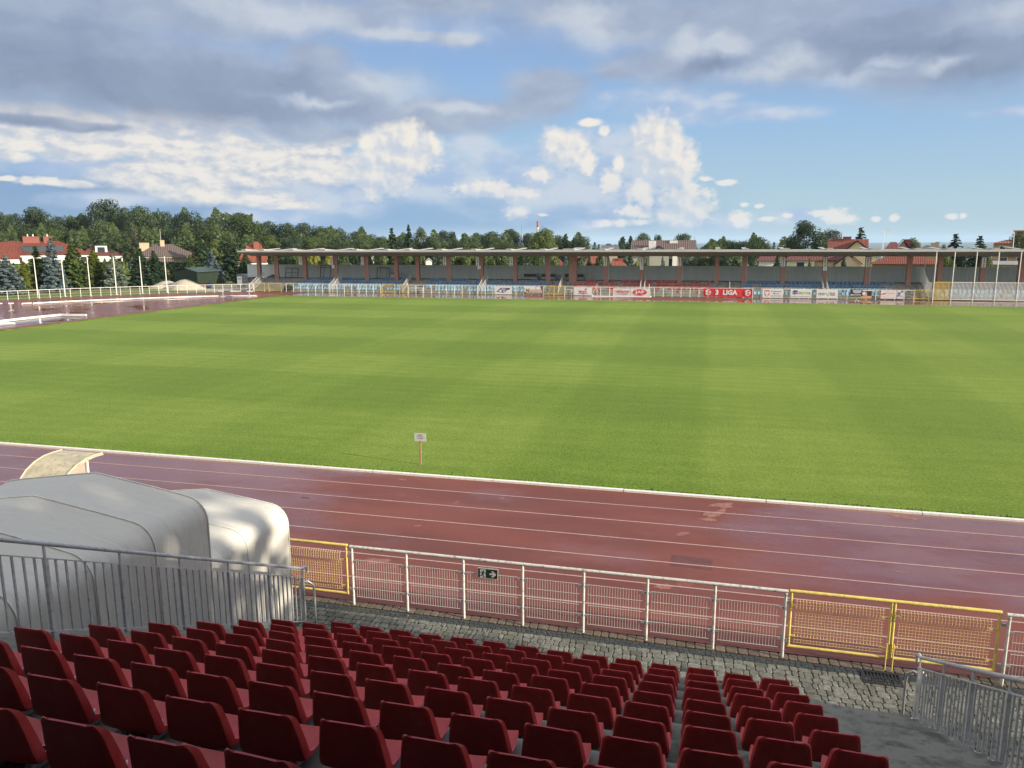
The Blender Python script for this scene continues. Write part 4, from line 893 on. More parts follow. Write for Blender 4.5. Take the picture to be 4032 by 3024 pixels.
def far_gate(px0, px1, label, Y=YF, open_=0.0):
    a, b = at(px0, 1150, Y).x, at(px1, 1150, Y).x; t = thing('yellow_gate', label, 'gate', (a, Y, 0), open_, 'yellow gates in the far fence'); W = b-a
    m = MB(); m.tube([(0,0,.18),(0,0,1.25),(W,0,1.25),(W,0,.18),(0,0,.18)], .035, 6); m.build('gate_frame', YELF, t)
    m = MB()
    for k in range(1, 14): m.box(W*k/14-.010, W*k/14+.010, -.01, .01, .2, 1.23)
    for k in range(1, 14): m.box(.03, W-.03, -.012, .004, .2+k*.075, .212+k*.075)
    m.build('wire_mesh', YM, t)
    for x in (0, W): m = MB(); m.box(x-.03,x+.03,-.03,.03,-.02,.18); m.build('foot', YELF, t)
far_gate(1001, 1043, 'open yellow gate at the corner where the bend fence ends')
far_gate(1060, 1108, 'yellow gate at the start of the L block, before mossy steps')
far_gate(1505, 1555, 'yellow gate at the end of the L block')
far_gate(1573, 1604, 'yellow gate with a white stair railing right behind it')
far_gate(2140, 2180, 'yellow gate leaf beside the restaurant banner')
far_gate(2182, 2222, 'yellow gate leaf nearer to the bee banner')
far_gate(3603, 3660, 'broken yellow gate beside the fenced visitor block')
# banners
BW = pbr('banner_white', (.56,.56,.56), .5, .05, 2); BRED = pbr('banner_red', (.50,.022,.030), .5, .12, 2); RED = pbr('print_red', (.48,.03,.05), .5); NAVY = pbr('print_navy', (.05,.05,.12), .5); GOLD = pbr('print_gold', (.36,.26,.07), .5); GREY = pbr('print_grey', (.16,.16,.20), .5); LGREY = pbr('print_light_grey', (.36,.38,.42), .5); PURP = pbr('print_purple', (.09,.06,.20), .5); PGRN = pbr('print_green', (.25,.36,.06), .5); BLK = pbr('print_black', (.02,.02,.022), .5); PINK = pbr('print_pink', (.50,.33,.33), .5, .15, 4); ORNG = pbr('print_orange', (.55,.30,.12), .5); MARO = pbr('print_maroon', (.16,.015,.03), .5); BLUE = pbr('print_blue', (.12,.17,.33), .5, .2, 6)
def banner(label, px0, px1, py0, py1, mt, els, wavy=0.0, name='banner'):
    Y = YF-.07; a = at(px0, py1, Y); b = at(px1, py0, Y); W, H = b.x-a.x, b.z-a.z
    t = thing(name, label, 'banner', ((a.x+b.x)/2, Y, (a.z+b.z)/2), 0, 'advertising banners on the far fence')
    N = 16; vs = []; fs = []; wv = lambda u: wavy*math.sin(u*17)*.5 + wavy*math.sin(u*41+1)*.3
    for i in range(N+1):
        u = i/N; vs += [(-W/2+W*u, wv(u), -H/2+wavy*.6*math.sin(u*9)), (-W/2+W*u, wv(u)*.6, H/2), (-W/2+W*u, wv(u)+.012, -H/2+wavy*.6*math.sin(u*9)), (-W/2+W*u, wv(u)*.6+.012, H/2)]
    for i in range(N): k = 4*i; fs += [(k,k+4,k+5,k+1),(k+2,k+3,k+7,k+6),(k,k+2,k+6,k+4),(k+1,k+5,k+7,k+3)]
    fs += [(0,1,3,2),(4*N,4*N+2,4*N+3,4*N+1)]
    MB().add(vs, fs).build('sheet', mt, t)
    o = .004 + wavy; lay = 0
    for e in els:
        lay += 1; y = -o-.0015*lay; m = MB(); kind = e[0]
        X = lambda u: -W/2+W*u; Z = lambda v: H/2-H*v
        if kind == 'text':
            _, s, u, v, w, h, mat_, bold = e[:8]; V, F = text_geo(s, w*W, h*H, bold); sl = e[8] if len(e) > 8 else 0
            m.add([(X(u)+x+sl*z, y, Z(v)+z) for x, z, _ in V], F); m.build('lettering', mat_, t)
        elif kind == 'rect': _, u0, v0, u1, v1, mat_ = e; m.poly([(X(u0),y,Z(v1)),(X(u1),y,Z(v1)),(X(u1),y,Z(v0)),(X(u0),y,Z(v0))]); m.build('print_patch', mat_, t)
        elif kind == 'ell':
            _, u, v, ru, rv, mat_ = e; m.poly([(X(u)+ru*W*math.cos(q*math.pi/14), y, Z(v)+rv*H*math.sin(q*math.pi/14)) for q in range(28)]); m.build('print_disc', mat_, t)
        elif kind == 'poly': _, pts, mat_ = e; m.poly([(X(u), y, Z(v)) for u, v in pts]); m.build('print_shape', mat_, t)
    return t
banner('white banner with a dark winged minibus logo', 1947.8, 2015.6, 1128, 1158, BW, [('poly',[(.08,.66),(.30,.30),(.38,.18),(.90,.18),(.86,.42),(.70,.46),(.66,.68),(.52,.80),(.34,.82)],NAVY),('ell',.34,.60,.085,.20,LGREY),('ell',.34,.60,.055,.13,BW),('text','M',.46,.36,.10,.26,BW,.04,.1),('text','INI',.60,.34,.12,.16,BW,.03,.1),('text','B',.55,.60,.09,.24,BW,.04,.1),('text','US',.67,.60,.10,.15,BW,.03,.1),('rect',.10,.56,.26,.62,BW)])
banner('restaurant banner with gold script, food picture and dark red strip', 2066.5, 2136.6, 1128, 1158, BW, [('ell',.78,.20,.20,.28,PINK),('ell',.76,.22,.13,.18,BW),('poly',[(.88,0),(1,0),(1,.80),(.94,.5)],MARO),('rect',0,.78,1,1,MARO),('text','Maniuti',.49,.50,.86,.52,GOLD,.012,.18),('text','restauracja & pizzeria',.5,.885,.88,.13,BW,.02)])
banner('white banner with red bee logo, first of the white ones after the gates', 2259.8, 2331, 1132, 1162, BW, [('poly',[(.27,.72),(.73,.72),(.78,.86),(.70,.82),(.30,.82),(.22,.86)],RED),('text','MAJA',.50,.57,.46,.34,RED,.04),('ell',.64,.22,.045,.10,GOLD),('ell',.70,.17,.04,.08,PGRN),('ell',.66,.28,.03,.06,BLK)])
banner('white banner half reading reklamy in red', 2414, 2481, 1135.5, 1165, BW, [('text','reklamy',.53,.44,.88,.58,RED,.03),('text','PLOMUKUM',.52,.74,.56,.13,NAVY,.03),('rect',.08,.74,.24,.76,NAVY),('rect',.80,.74,.96,.76,NAVY)])
banner('white banner with a red oval reading JAP', 2481.6, 2557, 1136, 1166, BW, [('ell',.50,.50,.39,.42,BW),('ell',.50,.50,.38,.40,RED),('text','JAP',.50,.50,.48,.44,BW,.03),('rect',.28,.92,.72,.95,RED)])
swirl = lambda u, v, s: [('ell',u,v,.058*s,.34*s,BW),('poly',[(u-.03*s,v-.20*s),(u+.03*s,v-.25*s),(u+.045*s,v-.10*s),(u+.0*s,v-.02*s),(u+.045*s,v+.08*s),(u+.02*s,v+.26*s),(u-.035*s,v+.22*s),(u+.01*s,v+.10*s),(u-.02*s,v+.0),(u+.012*s,v-.12*s)],BRED),('poly',[(u-.055*s,v-.1*s),(u-.03*s,v-.06*s),(u-.04*s,v+.14*s),(u-.055*s,v+.1*s)],BRED)]
banner('wide red cloth banner with white league lettering and two ball emblems', 2770, 2963, 1137, 1167.5, BRED, swirl(.09,.48,1.05)+[('text','3',.275,.47,.065,.62,BW,.05),('text','LIGA',.55,.47,.30,.62,BW,.05)]+swirl(.905,.48,1.05), wavy=.035)
banner('white banner with a red eagle shield and three lines of town lettering', 3002, 3085, 1139, 1172, BW, [('poly',[(.09,.14),(.33,.14),(.33,.62),(.29,.76),(.21,.86),(.13,.76),(.09,.62)],RED),('poly',[(.21,.22),(.24,.30),(.31,.24),(.31,.50),(.25,.60),(.27,.72),(.21,.80),(.15,.72),(.17,.60),(.11,.50),(.11,.24),(.18,.30)],BW),('text','Królewskie',.67,.24,.50,.17,GREY,.012),('text','Miasto',.67,.50,.30,.16,GREY,.012),('text','Sandomierz',.67,.76,.54,.16,GREY,.012)])
banner('white banner with a purple car emblem and green lettering', 3112.5, 3197, 1140, 1173, BW, [('poly',[(.07,.55),(.09,.22),(.16,.10),(.30,.12),(.35,.26),(.28,.34),(.22,.42),(.22,.60),(.14,.62),(.12,.50)],PURP),('poly',[(.20,.52),(.34,.32),(.33,.48),(.28,.58)],PURP),('rect',.10,.36,.15,.46,BW),('text','EKO PAR',.67,.42,.58,.32,PGRN,.03),('rect',.05,.76,.35,.88,LGREY),('rect',.38,.76,.63,.88,LGREY),('rect',.66,.76,.95,.88,LGREY)])
banner('white banner with grey lower-case lettering and a green tick', 3214, 3301, 1140.5, 1174, BW, [('text','no',.24,.52,.30,.30,GREY,.03),('poly',[(.42,.38),(.47,.38),(.535,.66),(.535,.76),(.50,.76)],PGRN),('poly',[(.535,.76),(.535,.66),(.60,.24),(.63,.30)],PGRN),('text','IS',.76,.52,.22,.38,GREY,.03)])
banner('dark photo banner showing plates and a cup', 3346, 3434, 1141, 1173, BLK, [('poly',[(.12,.05),(.52,.05),(.52,.30),(.42,.44),(.22,.44),(.12,.30)],LGREY),('rect',.02,.54,.50,.72,LGREY),('ell',.66,.46,.11,.27,PINK),('ell',.64,.44,.06,.15,BW),('poly',[(.74,.22),(.80,.70),(.70,.72)],PINK),('rect',0,.86,.5,1,PGRN),('poly',[(.5,.80),(1,.72),(1,1),(.5,1)],ORNG),('rect',.56,.02,1,.14,BW)])
banner('pale pink banner with blue circles at one end', 3466, 3560, 1142, 1176, PINK, [('rect',.02,.04,.68,.98,BW),('rect',.20,.20,.62,.27,PINK),('rect',.18,.36,.64,.45,PINK),('rect',.18,.55,.64,.60,PINK),('rect',.10,.78,.66,.84,PINK),('poly',[(.02,.52),(.16,.34),(.24,.36),(.18,.50),(.04,.58)],RED),('rect',.72,.02,1,.98,BW),('ell',.80,.40,.07,.18,BLUE),('ell',.92,.20,.06,.15,GREY),('ell',.92,.42,.055,.12,BW),('ell',.78,.66,.06,.15,BLUE),('ell',.90,.74,.065,.18,LGREY),('ell',.80,.85,.06,.12,BW)])
# ---- cage of tall posts and bar panels round the visitor block
t = thing('cage_fence', 'tall white bar fence with high posts around the visitor block', 'fence', (26.9, YF, 0))
px_p = [3674,3746,3832,3918,4005,4092,4180]; XP = [at(p, 1150, YF).x for p in px_p]
for x in XP: m = MB(); m.tube([(x,YF,-.02),(x,YF,5.95)], .05, 8); m.build('post', FARW, t, world=True)
for k, (a, b) in enumerate(zip(XP[:-1], XP[1:])):
    m = MB(); n = int((b-a)/.135)
    for j in range(1, n): x = a+(b-a)*j/n; m.box(x-.026,x+.026,YF-.012,YF+.012,.18,2.25)
    m.box(a+.06,b-.06,YF-.025,YF+.025,2.22,2.30); m.box(a+.06,b-.06,YF-.025,YF+.025,.12,.20); m.build('bar_panel', YELF if k == 0 else FARW, t, world=True)
X0 = XP[0]-.15
m = MB()
for j in range(34): y = YF+.1+j*.25; z = max(0, (y-106.9)*.5); z = min(z, 1.8); m.box(X0-.012,X0+.012,y-.035,y+.035,z+.1,z+2.2)
m.build('side_bar_panel', FARW, t, world=True)
m = MB(); m.tube([(X0,109.5,1.2),(X0,109.5,5.4)], .04, 6); m.build('post', FARW, t, world=True)
# ---- goal lying on its face, hurdle, bench table
def goal():
    A, B = at(2330, 1172, 103.9), at(2561, 1176, 103.9); xa, xb = A.x, B.x; t = thing('football_goal', 'white football goal tipped onto its face before the red seats', 'goal', ((xa+xb)/2, 103.9, 0)); W = xb-xa; h = W/2
    G = pbr('goal_white', (.66,.66,.64), .45, .04, 4)
    m = MB(); m.box(-h,h,-.06,.06,.0,.13); m.build('crossbar', G, t)
    for s, dx in ((-1,0),(1,0)):
        m = MB(); m.box(s*h-.06,s*h+.06,.06,1.0,.0,.12); m.build('goal_post', G, t)
        px = at(2352,1117,104.6).x-(xa+xb)/2 if s < 0 else at(2556,1118,104.6).x-(xa+xb)/2
        m = MB(); m.tube([(s*h,.1,.1),(px,.7,1.72),(px+.05*s,1.0,.1)], .022, 6); m.build('net_stay', G, t)
    NETM = pbr('net_cord', (.40,.40,.38), .8)
    m = MB(); pa, pb = at(2352,1117,104.6).x-(xa+xb)/2, at(2556,1118,104.6).x-(xa+xb)/2
    for k in range(9):
        f = k/8; x = pa+(pb-pa)*f; sag = 1.72-.75*math.sin(math.pi*f)**.6; m.tube([(-h+W*f,.0,.12),(x,.7,sag),(x,1.0,.1)], .007, 3)
    for q in range(1, 5):
        m.tube([(-h+(pa+h)*q/5+(pb-pa)*f_/8*1.0*(q/5)+W*f_/8*(1-q/5), .7*q/5, .12+(1.6-.75*math.sin(math.pi*f_/8)**.6)*q/5) for f_ in range(9)], .007, 3)
    m.build('net', NETM, t)
goal()
b0 = onz(3372, 1186); t = thing('hurdle', 'lone track hurdle with two white feet before the dark photo banner', 'hurdle', b0)
for s in (-.18, .18):
    m = MB(); m.box(s-.04,s+.04,-.5,.0,.0,.12); m.build('foot', WHITE, t); m = MB(); m.box(s-.025,s+.025,-.03,.03,.1,.8); m.build('upright', GREY, t)
m = MB(); m.box(-.40,.40,-.03,.0,.72,.82); m.build('top_bar', GREY, t)
def bench_table(px0, px1, py, label):
    a, b = at(px0, py, 105.9), at(px1, py, 105.9); t = thing('beer_table', label, 'table', ((a.x+b.x)/2, 105.9, 0)); W = b.x-a.x
    m = MB(); m.box(-W/2,W/2,-.25,.25,.72,.77); m.build('table_top', FARW, t)
    m = MB(); m.box(-W/2,W/2,-.45,-.30,.42,.46); m.build('bench_seat', FARW, t)
    for s in (-1,1): m = MB(); m.beam((s*(W/2-.15),-.3,0),(s*(W/2-.15),.0,.72),.05); m.build('leg', FARW, t); m = MB(); m.beam((s*(W/2-.15),.3,0),(s*(W/2-.15),.0,.72),.05); m.build('leg', FARW, t)
bench_table(1609, 1668, 1136, 'white folding table with bench behind the fence, start of block K')
bench_table(2228, 2254, 1137, 'small white table frame between the bee banner and yellow gate')
# shrub on the first rows
# ------------------------------------------------------------------ bend: raised kerb, water-jump barriers, flagpoles
def raised(name, label, pts, w=.14, h=.14, cat='kerb rail', lift=0.0):
    t = thing(name, label, cat, (pts[0][0], pts[0][1], 0), 0)
    m = MB()
    for a, b in zip(pts[:-1], pts[1:]): m.beam((a[0],a[1],lift+h/2),(b[0],b[1],lift+h/2),w,h)
    m.build('rail', FARW, t, world=True)
    m = MB()
    for p in pts[::2]: m.box(p[0]-.05,p[0]+.05,p[1]-.05,p[1]+.05,-.01,lift+.02)
    m.build('support', FARW, t, world=True); return t
kp = [onz(x, y) for x, y in ((131,1198),(210,1193.5),(300,1189),(390,1185),(480,1181.5),(570,1178),(650,1175.3),(720,1173),(790,1170.5),(862,1169))]
raised('bend_kerb', 'long white raised kerb along the flooded bend', kp, lift=.06)
raised('bend_kerb', 'short loose white kerb piece beyond the flooded bend', [onz(86,1199), onz(127,1197.5)], lift=.06)
raised('bend_kerb', 'white kerb length under the water-jump barrier', [onz(866,1168.3), onz(950,1168), onz(1010,1167.3)], lift=.04)
raised('pit_border', 'thick white pipe border of the sandpit bent at its far corner', [onz(-60,1277), onz(0,1271), onz(120,1257), onz(240,1245), onz(290,1246), onz(340,1246.5)], w=.22, h=.20, lift=.05)
raised('pit_border', 'shorter white pipe lying before the sandpit border', [onz(-50,1282), onz(0,1279.5), onz(58,1277)], w=.16, h=.16, lift=.05)
t = thing('marker_stub', 'short white stub post before the sandpit border', 'post', onz(158, 1270)); m = MB(); m.tube([(0,0,0),(0,0,.42)], .06, 8); m.build('post', FARW, t); m = MB(); m.box(-.1,.1,-.1,.1,-.01,.03); m.build('foot', FARW, t)
tag(MB().poly([tuple(onz(x,y,.015)) for x, y in ((-60,1300),(0,1284),(160,1268),(235,1254),(330,1250),(340,1247),(240,1248),(120,1262),(0,1277),(-60,1283))]).build('sandpit_cover', pbr('pit_sheet', (.12,.14,.20), .3, .4, 2)), 'blue grey sheet covering the sandpit beside the white pipe border', 'pit cover')
BLUEP = pbr('barrier_blue', (.04,.09,.30), .4, .1, 3)
def barrier(label, a, b, py0, H=.9):
    a, b = Vector(a), Vector(b); d = (b-a); L = d.length; t = thing('steeplechase_barrier', label, 'barrier', a, math.atan2(d.y, d.x)); n = 7
    for k, f in enumerate([0,.16,.35,.66,.84,1.0][:-1]):
        f1 = [0,.16,.35,.66,.84,1.0][k+1]; m = MB(); m.box(L*f, L*f1, -.065,.065, H-.13, H); m.build('beam_section', FARW if k%2 == 0 else BLUEP, t)
    for f in (.12, .90):
        m = MB(); m.box(L*f-.06,L*f+.06,-.05,.05,.05,H-.13); m.build('leg', GR, t); m = MB(); m.box(L*f-.05,L*f+.05,-.6,.6,0,.07); m.build('foot', GR, t)
pa, pb2 = onz(862, 1169.5), onz(995, 1170.5); barrier('blue and white striped steeplechase barrier at the end of the flooded bend', pa, pb2, 1150, .88)
barrier('white steeplechase barrier standing in the puddle at the picture edge', onz(-70,1226), onz(57,1223.5), 1203, .9)
FLG = pbr('flagpole_white', (.62,.62,.60), .4, .04, 2)
HINT = ['in front of the small thuja','in front of the green spruce','right behind the two-post gap, in line with the gabled house','in front of the dark blue spruce','just past the hedge gap, before paired dark spruces','beside the sand heaps']
HINT[2] = 'between the large green spruce and the gabled house'
fp = None
for k, ((bx, by), (tx, ty)) in enumerate(zip([(150,1172.5),(257,1168),(358,1165.5),(460,1161),(562,1156.5),(659,1152.5)], [(134,1018),(243,1016),(347,1015),(444,1013),(546,1012),(642,1011)])):
    g = onz(bx, by); H = at(tx, ty, g.y).z
    t = thing('flagpole', 'tall white flagpole %s' % HINT[k], 'flagpole', g, 0, 'bare white flagpoles round the bend')
    m = MB(); m.tube([(0,0,0),(0,0,H)], .075, 8, taper=.05); m.build('pole', FLG, t); m = MB(); m.tube([(0,0,H),(0,0,H+.08)], .06, 8); m.build('finial', FLG, t); m = MB(); m.box(-.15,.15,-.15,.15,-.03,.04); m.build('base_plate', GR, t)
# ---- gravel heaps, shed, kiosk
def heap(label, px0, px1, pyt, Y, seed):
    a, b = at(px0, 1130, Y), at(px1, 1130, Y); W = b.x-a.x; cx = at((px0+px1)/2, 1130, Y).x; H = at((px0+px1)/2, pyt, Y).z; r = random.Random(seed); vs = []; fs = []; N, M_ = 36, 12
    ph = [r.uniform(0,6) for _ in range(6)]
    for i in range(M_+1):
        f = i/M_
        for j in range(N):
            an = 2*math.pi*j/N; rr = W/2*f*(1+.10*math.sin(3*an+ph[0])+.05*math.sin(7*an+ph[1])); z = H*(1-f**1.35)*(1+.05*math.sin(5*an+ph[2])*f)+r.uniform(-.03,.03); z = min(z, H*.93+.05*math.cos(an))
            vs.append((rr*math.cos(an), rr*.75*math.sin(an), z if i < M_ else -.1))
    for i in range(M_):
        for j in range(N): fs.append((i*N+j, i*N+(j+1)%N, (i+1)*N+(j+1)%N, (i+1)*N+j))
    o = MB().add(vs, fs).build('gravel_heap', pbr('gravel', (.33,.30,.24), .95, .18, 2.5, bump=.6, bscale=9, dirt=(.20,.17,.12)), smooth=0); o.location = (cx, Y, 0)
    return tag(o, label, 'gravel heap', 'gravel heaps behind the bend')
heap('smaller grey gravel heap behind the last flagpole', 594, 720, 1104, 111.0, 1)
heap('broad grey gravel heap in front of the green shed', 655, 800, 1098, 109.0, 2)
SHG = pbr('shed_green', (.014,.025,.014), .6, .08, 2, stretch=(5,5,.2)); SHR = pbr('shed_roof', (.04,.062,.055), .5, .08, 2)
g0, g1, g2 = at(688, 1125, 121), at(779, 1125, 119.5), at(878, 1125, 127)
t = thing('garden_shed', 'dark green metal shed behind the gravel heaps', 'shed', (g1.x, g1.y, 0))
zt0, zt1, zt2 = at(688,1085,121).z, at(779,1081,119.5).z, at(878,1078,127).z; zr = at(730,1068,122).z; zr2 = at(835,1068,130).z
gb = g0 + (g2-g1); m = MB(); A_, B_, C_, D_ = (g0.x,g0.y), (g1.x,g1.y), (g2.x,g2.y), (gb.x,gb.y); mid = ((g0.x+g1.x)/2,(g0.y+g1.y)/2); mid2 = ((g2.x+gb.x)/2,(g2.y+gb.y)/2)
m.poly([(*A_,-.05),(*B_,-.05),(*B_,2.25),(*mid,2.95),(*A_,2.25)]); m.poly([(*B_,-.05),(*C_,-.05),(*C_,2.25),(*B_,2.25)]); m.poly([(*C_,-.05),(*D_,-.05),(*D_,2.25),(*mid2,2.95),(*C_,2.25)]); m.poly([(*D_,-.05),(*A_,-.05),(*A_,2.25),(*D_,2.25)])
m.build('wall', SHG, t, world=True)
ex = lambda p, q, f: (p[0]+(p[0]-q[0])*f, p[1]+(p[1]-q[1])*f)
m = MB()
for s, (P1, P2) in enumerate((((A_,D_)),((B_,C_)))):
    a1 = ex(P1, mid, .10); a2 = ex(P2, mid2, .10); m0, m1 = ex(mid, mid2, .03), ex(mid2, mid, .03)
    for dz in (0, .06): m.poly([(*a1,2.20+dz),(*a2,2.20+dz),(*m1,2.98+dz),(*m0,2.98+dz)])
m.build('roof', SHR, t, world=True)
dm = lambda f: (B_[0]+(C_[0]-B_[0])*f, B_[1]+(C_[1]-B_[1])*f)
m = MB(); m.beam((*dm(.5),.02),(*dm(.5),2.2),.06); m.build('door_seam', SHR, t, world=True)
k0 = at(935, 1118, 116); t = thing('ticket_kiosk', 'small rounded grey kiosk with a white poster at the end of the stand', 'kiosk', (k0.x, 116, 0))
KG = pbr('kiosk_grey', (.16,.165,.17), .4, .1, 3, metal=.3); W = 2.1; H = 2.15; pr = [(-.05,0),(-.05,H)] + [(W*.45+W*.55*math.sin(a), H-.75+.75*math.cos(a)) for a in [i*math.pi/16 for i in range(9)]] + [(W,0)]
m = MB(); m.prism([(x, z) for x, z in pr], 'y', 0, 1.8); m.build('shell', KG, t, smooth=30)
m = MB(); m.box(.0,.95,-.03,-.005,.25,1.75); m.build('poster', PANEL, t); m = MB(); m.box(.15,.8,-.036,-.032,1.38,1.45); m.box(.12,.85,-.036,-.032,1.25,1.30); m.build('lettering', INK, t)
t = thing('wheelbarrow', 'red wheelbarrow leaning with a blue tub before the green shed', 'wheelbarrow', at(806, 1128, 112)); t.location.z = 0
RB = pbr('barrow_red', (.40,.03,.03), .5); m = MB(); m.add([(-.6,-.3,.35),(.5,-.3,.35),(.7,-.4,.8),(-.9,-.4,.75),(-.6,.3,.35),(.5,.3,.35),(.7,.4,.8),(-.9,.4,.75)],[(0,1,5,4),(0,1,2,3),(4,7,6,5),(0,3,7,4),(1,5,6,2)]); m.build('tray', RB, t)
m = MB(); m.tube([(-.9,-.05,.2),(-.9,.05,.2)], .2, 12); m.build('wheel', BLK, t); m = MB(); m.tube([(-.9,-.1,.2),(.9,-.3,.7)], .03, 6); m.tube([(-.9,.1,.2),(.9,.3,.7)], .03, 6); m.build('handle', BLK, t)
t = thing('water_tub', 'blue plastic tub standing beside the red wheelbarrow', 'tub', at(823, 1128, 112.3)); t.location.z = 0
m = MB(); m.tube([(0,0,0),(0,0,.75)], .38, 12, taper=.5); m.build('tub_body', pbr('tub_blue', (.03,.06,.28), .4), t); m = MB(); m.tube([(-.3,-.2,.7),(.35,.1,1.25)], .05, 6); m.build('handle', pbr('tub_blue', (.03,.06,.28), .4), t)
# ------------------------------------------------------------------ houses
def tiles(name, c, sc=4.0):
    m, t, b = material(name); co = t.new('ShaderNodeTexCoord').outputs['UV']; ob = t.new('ShaderNodeTexCoord').outputs['Object']
    n = t.noise(ob, .8, 5, .6); s = t.new('ShaderNodeSeparateXYZ', {0: co})
    w = t.math('SINE', t.math('MULTIPLY', s.outputs[0], sc*2*math.pi)); r = t.math('FRACT', t.math('MULTIPLY', s.outputs[1], 2.6))
    col = t.mix(n, [x*.75 for x in c], [x*1.2 for x in c])
    t.put(b.inputs['Base Color'], col); t.put(b.inputs['Roughness'], .75); t.put(b.inputs['Specular IOR Level'], .25)
    bn = t.new('ShaderNodeBump', {'Strength': 1.0, 'Distance': .12, 'Height': t.math('ADD', t.math('MULTIPLY', w, .5), t.math('MULTIPLY', r, .5))}); t.put(b.inputs['Normal'], bn.outputs[0]); return m
T_RED = tiles('roof_tile_red', (.175,.050,.036)); T_ORG = tiles('roof_tile_orange', (.235,.072,.046)); T_BRN = tiles('roof_tile_brown', (.115,.085,.080), 2.6); T_PNK = tiles('roof_tile_pink', (.25,.105,.09), 2.2); T_DRD = tiles('roof_tile_dark_red', (.135,.050,.045))
W_WHT = pbr('wall_white', (.62,.61,.57), .85, .06, 1); W_CRM = pbr('wall_cream', (.55,.44,.28), .85, .06, 1); W_GRY = pbr('wall_grey_green', (.30,.29,.24), .85, .06, 1); W_TAN = pbr('wall_tan', (.33,.22,.13), .85, .08, 1); W_YEL = pbr('wall_pale_yellow', (.60,.56,.42), .85, .05, 1)
GLASS = pbr('window_glass', (.03,.04,.05), .08, .1, 2, spec=.7); CHB = pbr('chimney_red', (.20,.068,.054), .8, .1, 4); CHT = pbr('chimney_tan', (.40,.32,.22), .85, .1, 4); SOLAR = pbr('solar_black', (.018,.020,.026), .12, .2, 3, spec=.6)
def uvroof(me):
    uv = me.uv_layers.new(name='UVMap')
    for p in me.polygons:
        n = p.normal; ax = Vector((-n.y, n.x, 0)); ax = ax.normalized() if ax.length > .01 else Vector((1,0,0)); up = n.cross(ax)
        for li in p.loop_indices: v = me.vertices[me.loops[li].vertex_index].co; uv.data[li].uv = (v.dot(ax), v.dot(up))
def house(label, px0, px1, py_ridge, py_eave, Y, roof, wall, kind='hip', depth=9.0, ridge=(.25,.75), rot=None, wins=(), chim=(), over=.45, name='house', parts=None, zb=0.0, azoff=0.0):
    a, b = at(px0, py_eave, Y), at(px1, py_eave, Y); c = (a+b)/2; d = Vector((c.x, c.y, 0)); az = math.atan2(-d.x, d.y) + azoff; dist = d.length
    W = (ray(px1, py_eave)*(dist/ray((px0+px1)/2, py_eave).length) - ray(px0, py_eave)*(dist/ray((px0+px1)/2, py_eave).length)).length
    ze, zr = a.z, at((px0+px1)/2, py_ridge, Y).z
    t = thing(name, label, 'house', (c.x, c.y, zb), az); z0 = -zb; ze -= zb; zr -= zb
    w = W/2-over; D = depth
    if kind == 'hip':
        m = MB(); m.box(-w, w, over, D-over, z0-.1+zb*0, ze); m.build('wall', wall, t)
        r0, r1 = -W/2+W*ridge[0], -W/2+W*ridge[1]
        v = [(-W/2,0,ze),(W/2,0,ze),(W/2,D,ze),(-W/2,D,ze),(r0,D/2,zr),(r1,D/2,zr)]; f = [(0,1,5,4),(1,2,5),(2,3,4,5),(3,0,4),(3,2,1,0)]
    elif kind == 'gable':        # ridge along x
        m = MB(); m.box(-w, w, over, D-over, z0-.1, ze)
        for s in (-w, w): m.poly([(s,over,ze),(s,D-over,ze),(s,D/2,zr-.25)])
        m.build('wall', wall, t)
        v = [(-W/2,0,ze),(W/2,0,ze),(W/2,D,ze),(-W/2,D,ze),(-W/2,D/2,zr),(W/2,D/2,zr)]; f = [(0,1,5,4),(2,3,4,5)]
        v += [(x,y,z+.18) for x,y,z in v]; f += [(6,7,11,10),(8,9,10,11),(0,6,10,4),(3,9,10,4),(1,7,11,5),(2,8,11,5),(0,1,7,6),(2,3,9,8)]
    else:                        # front gable, ridge along y
        m = MB(); m.box(-w, w, over, D-over, z0-.1, ze)
        for s in (over, D-over): m.poly([(-w,s,ze),(w,s,ze),(0,s,zr-.2)])
        m.build('wall', wall, t)
        v = [(-W/2,0,ze),(0,0,zr),(W/2,0,ze),(-W/2,D,ze),(0,D,zr),(W/2,D,ze)]; f = [(0,1,4,3),(1,2,5,4)]
        v += [(x,y,z+.2) for x,y,z in v]; f += [(6,7,10,9),(7,8,11,10),(0,1,7,6),(1,2,8,7),(0,3,9,6),(2,5,11,8)]
    me = MB().add(v, f).mesh('roof', roof); uvroof(me); ro = link('roof', me, t)
    for (u, z_, ww, hh) in wins:          # u 0..1 along the front, z from eave down
        x = -w+2*w*u; yy = over-.03
        m = MB(); m.box(x-ww/2-.1,x+ww/2+.1,yy-.03,yy+.03,ze-z_-hh-.1,ze-z_+.1); fr = m.build('window', W_WHT, t)
        m = MB(); m.box(x-ww/2,x+ww/2,yy-.04,yy+.0,ze-z_-hh,ze-z_); m.build('pane', GLASS, fr)
    for (u, dy, ww, top, mt) in chim:
        x = -W/2+W*u; m = MB(); m.box(x-ww/2,x+ww/2,D/2+dy-.4,D/2+dy+.4,ze+.3,zr+top); m.box(x-ww/2-.06,x+ww/2+.06,D/2+dy-.46,D/2+dy+.46,zr+top-.12,zr+top-.02)
        ch = m.build('chimney', mt, ro)
    t['ze'] = ze; t['zr'] = zr; t['W'] = W; return t, ro
h1, r1 = house('large white house with red hipped roof carrying a long solar panel', 40, 352, 948, 1003, 142, T_RED, W_WHT, 'hip', 12, (.06,.62), chim=((.32,-.6,3.2,1.0,CHB),(.50,-.6,1.6,1.0,CHB)), wins=((.15,.5,1.4,1.3),(.45,.5,1.4,1.3),(.72,.5,1.4,1.3),(.9,.5,1.2,1.2)))
W, ze, zr = h1['W'], h1['ze'], h1['zr']; sl = (zr-ze)/6.0
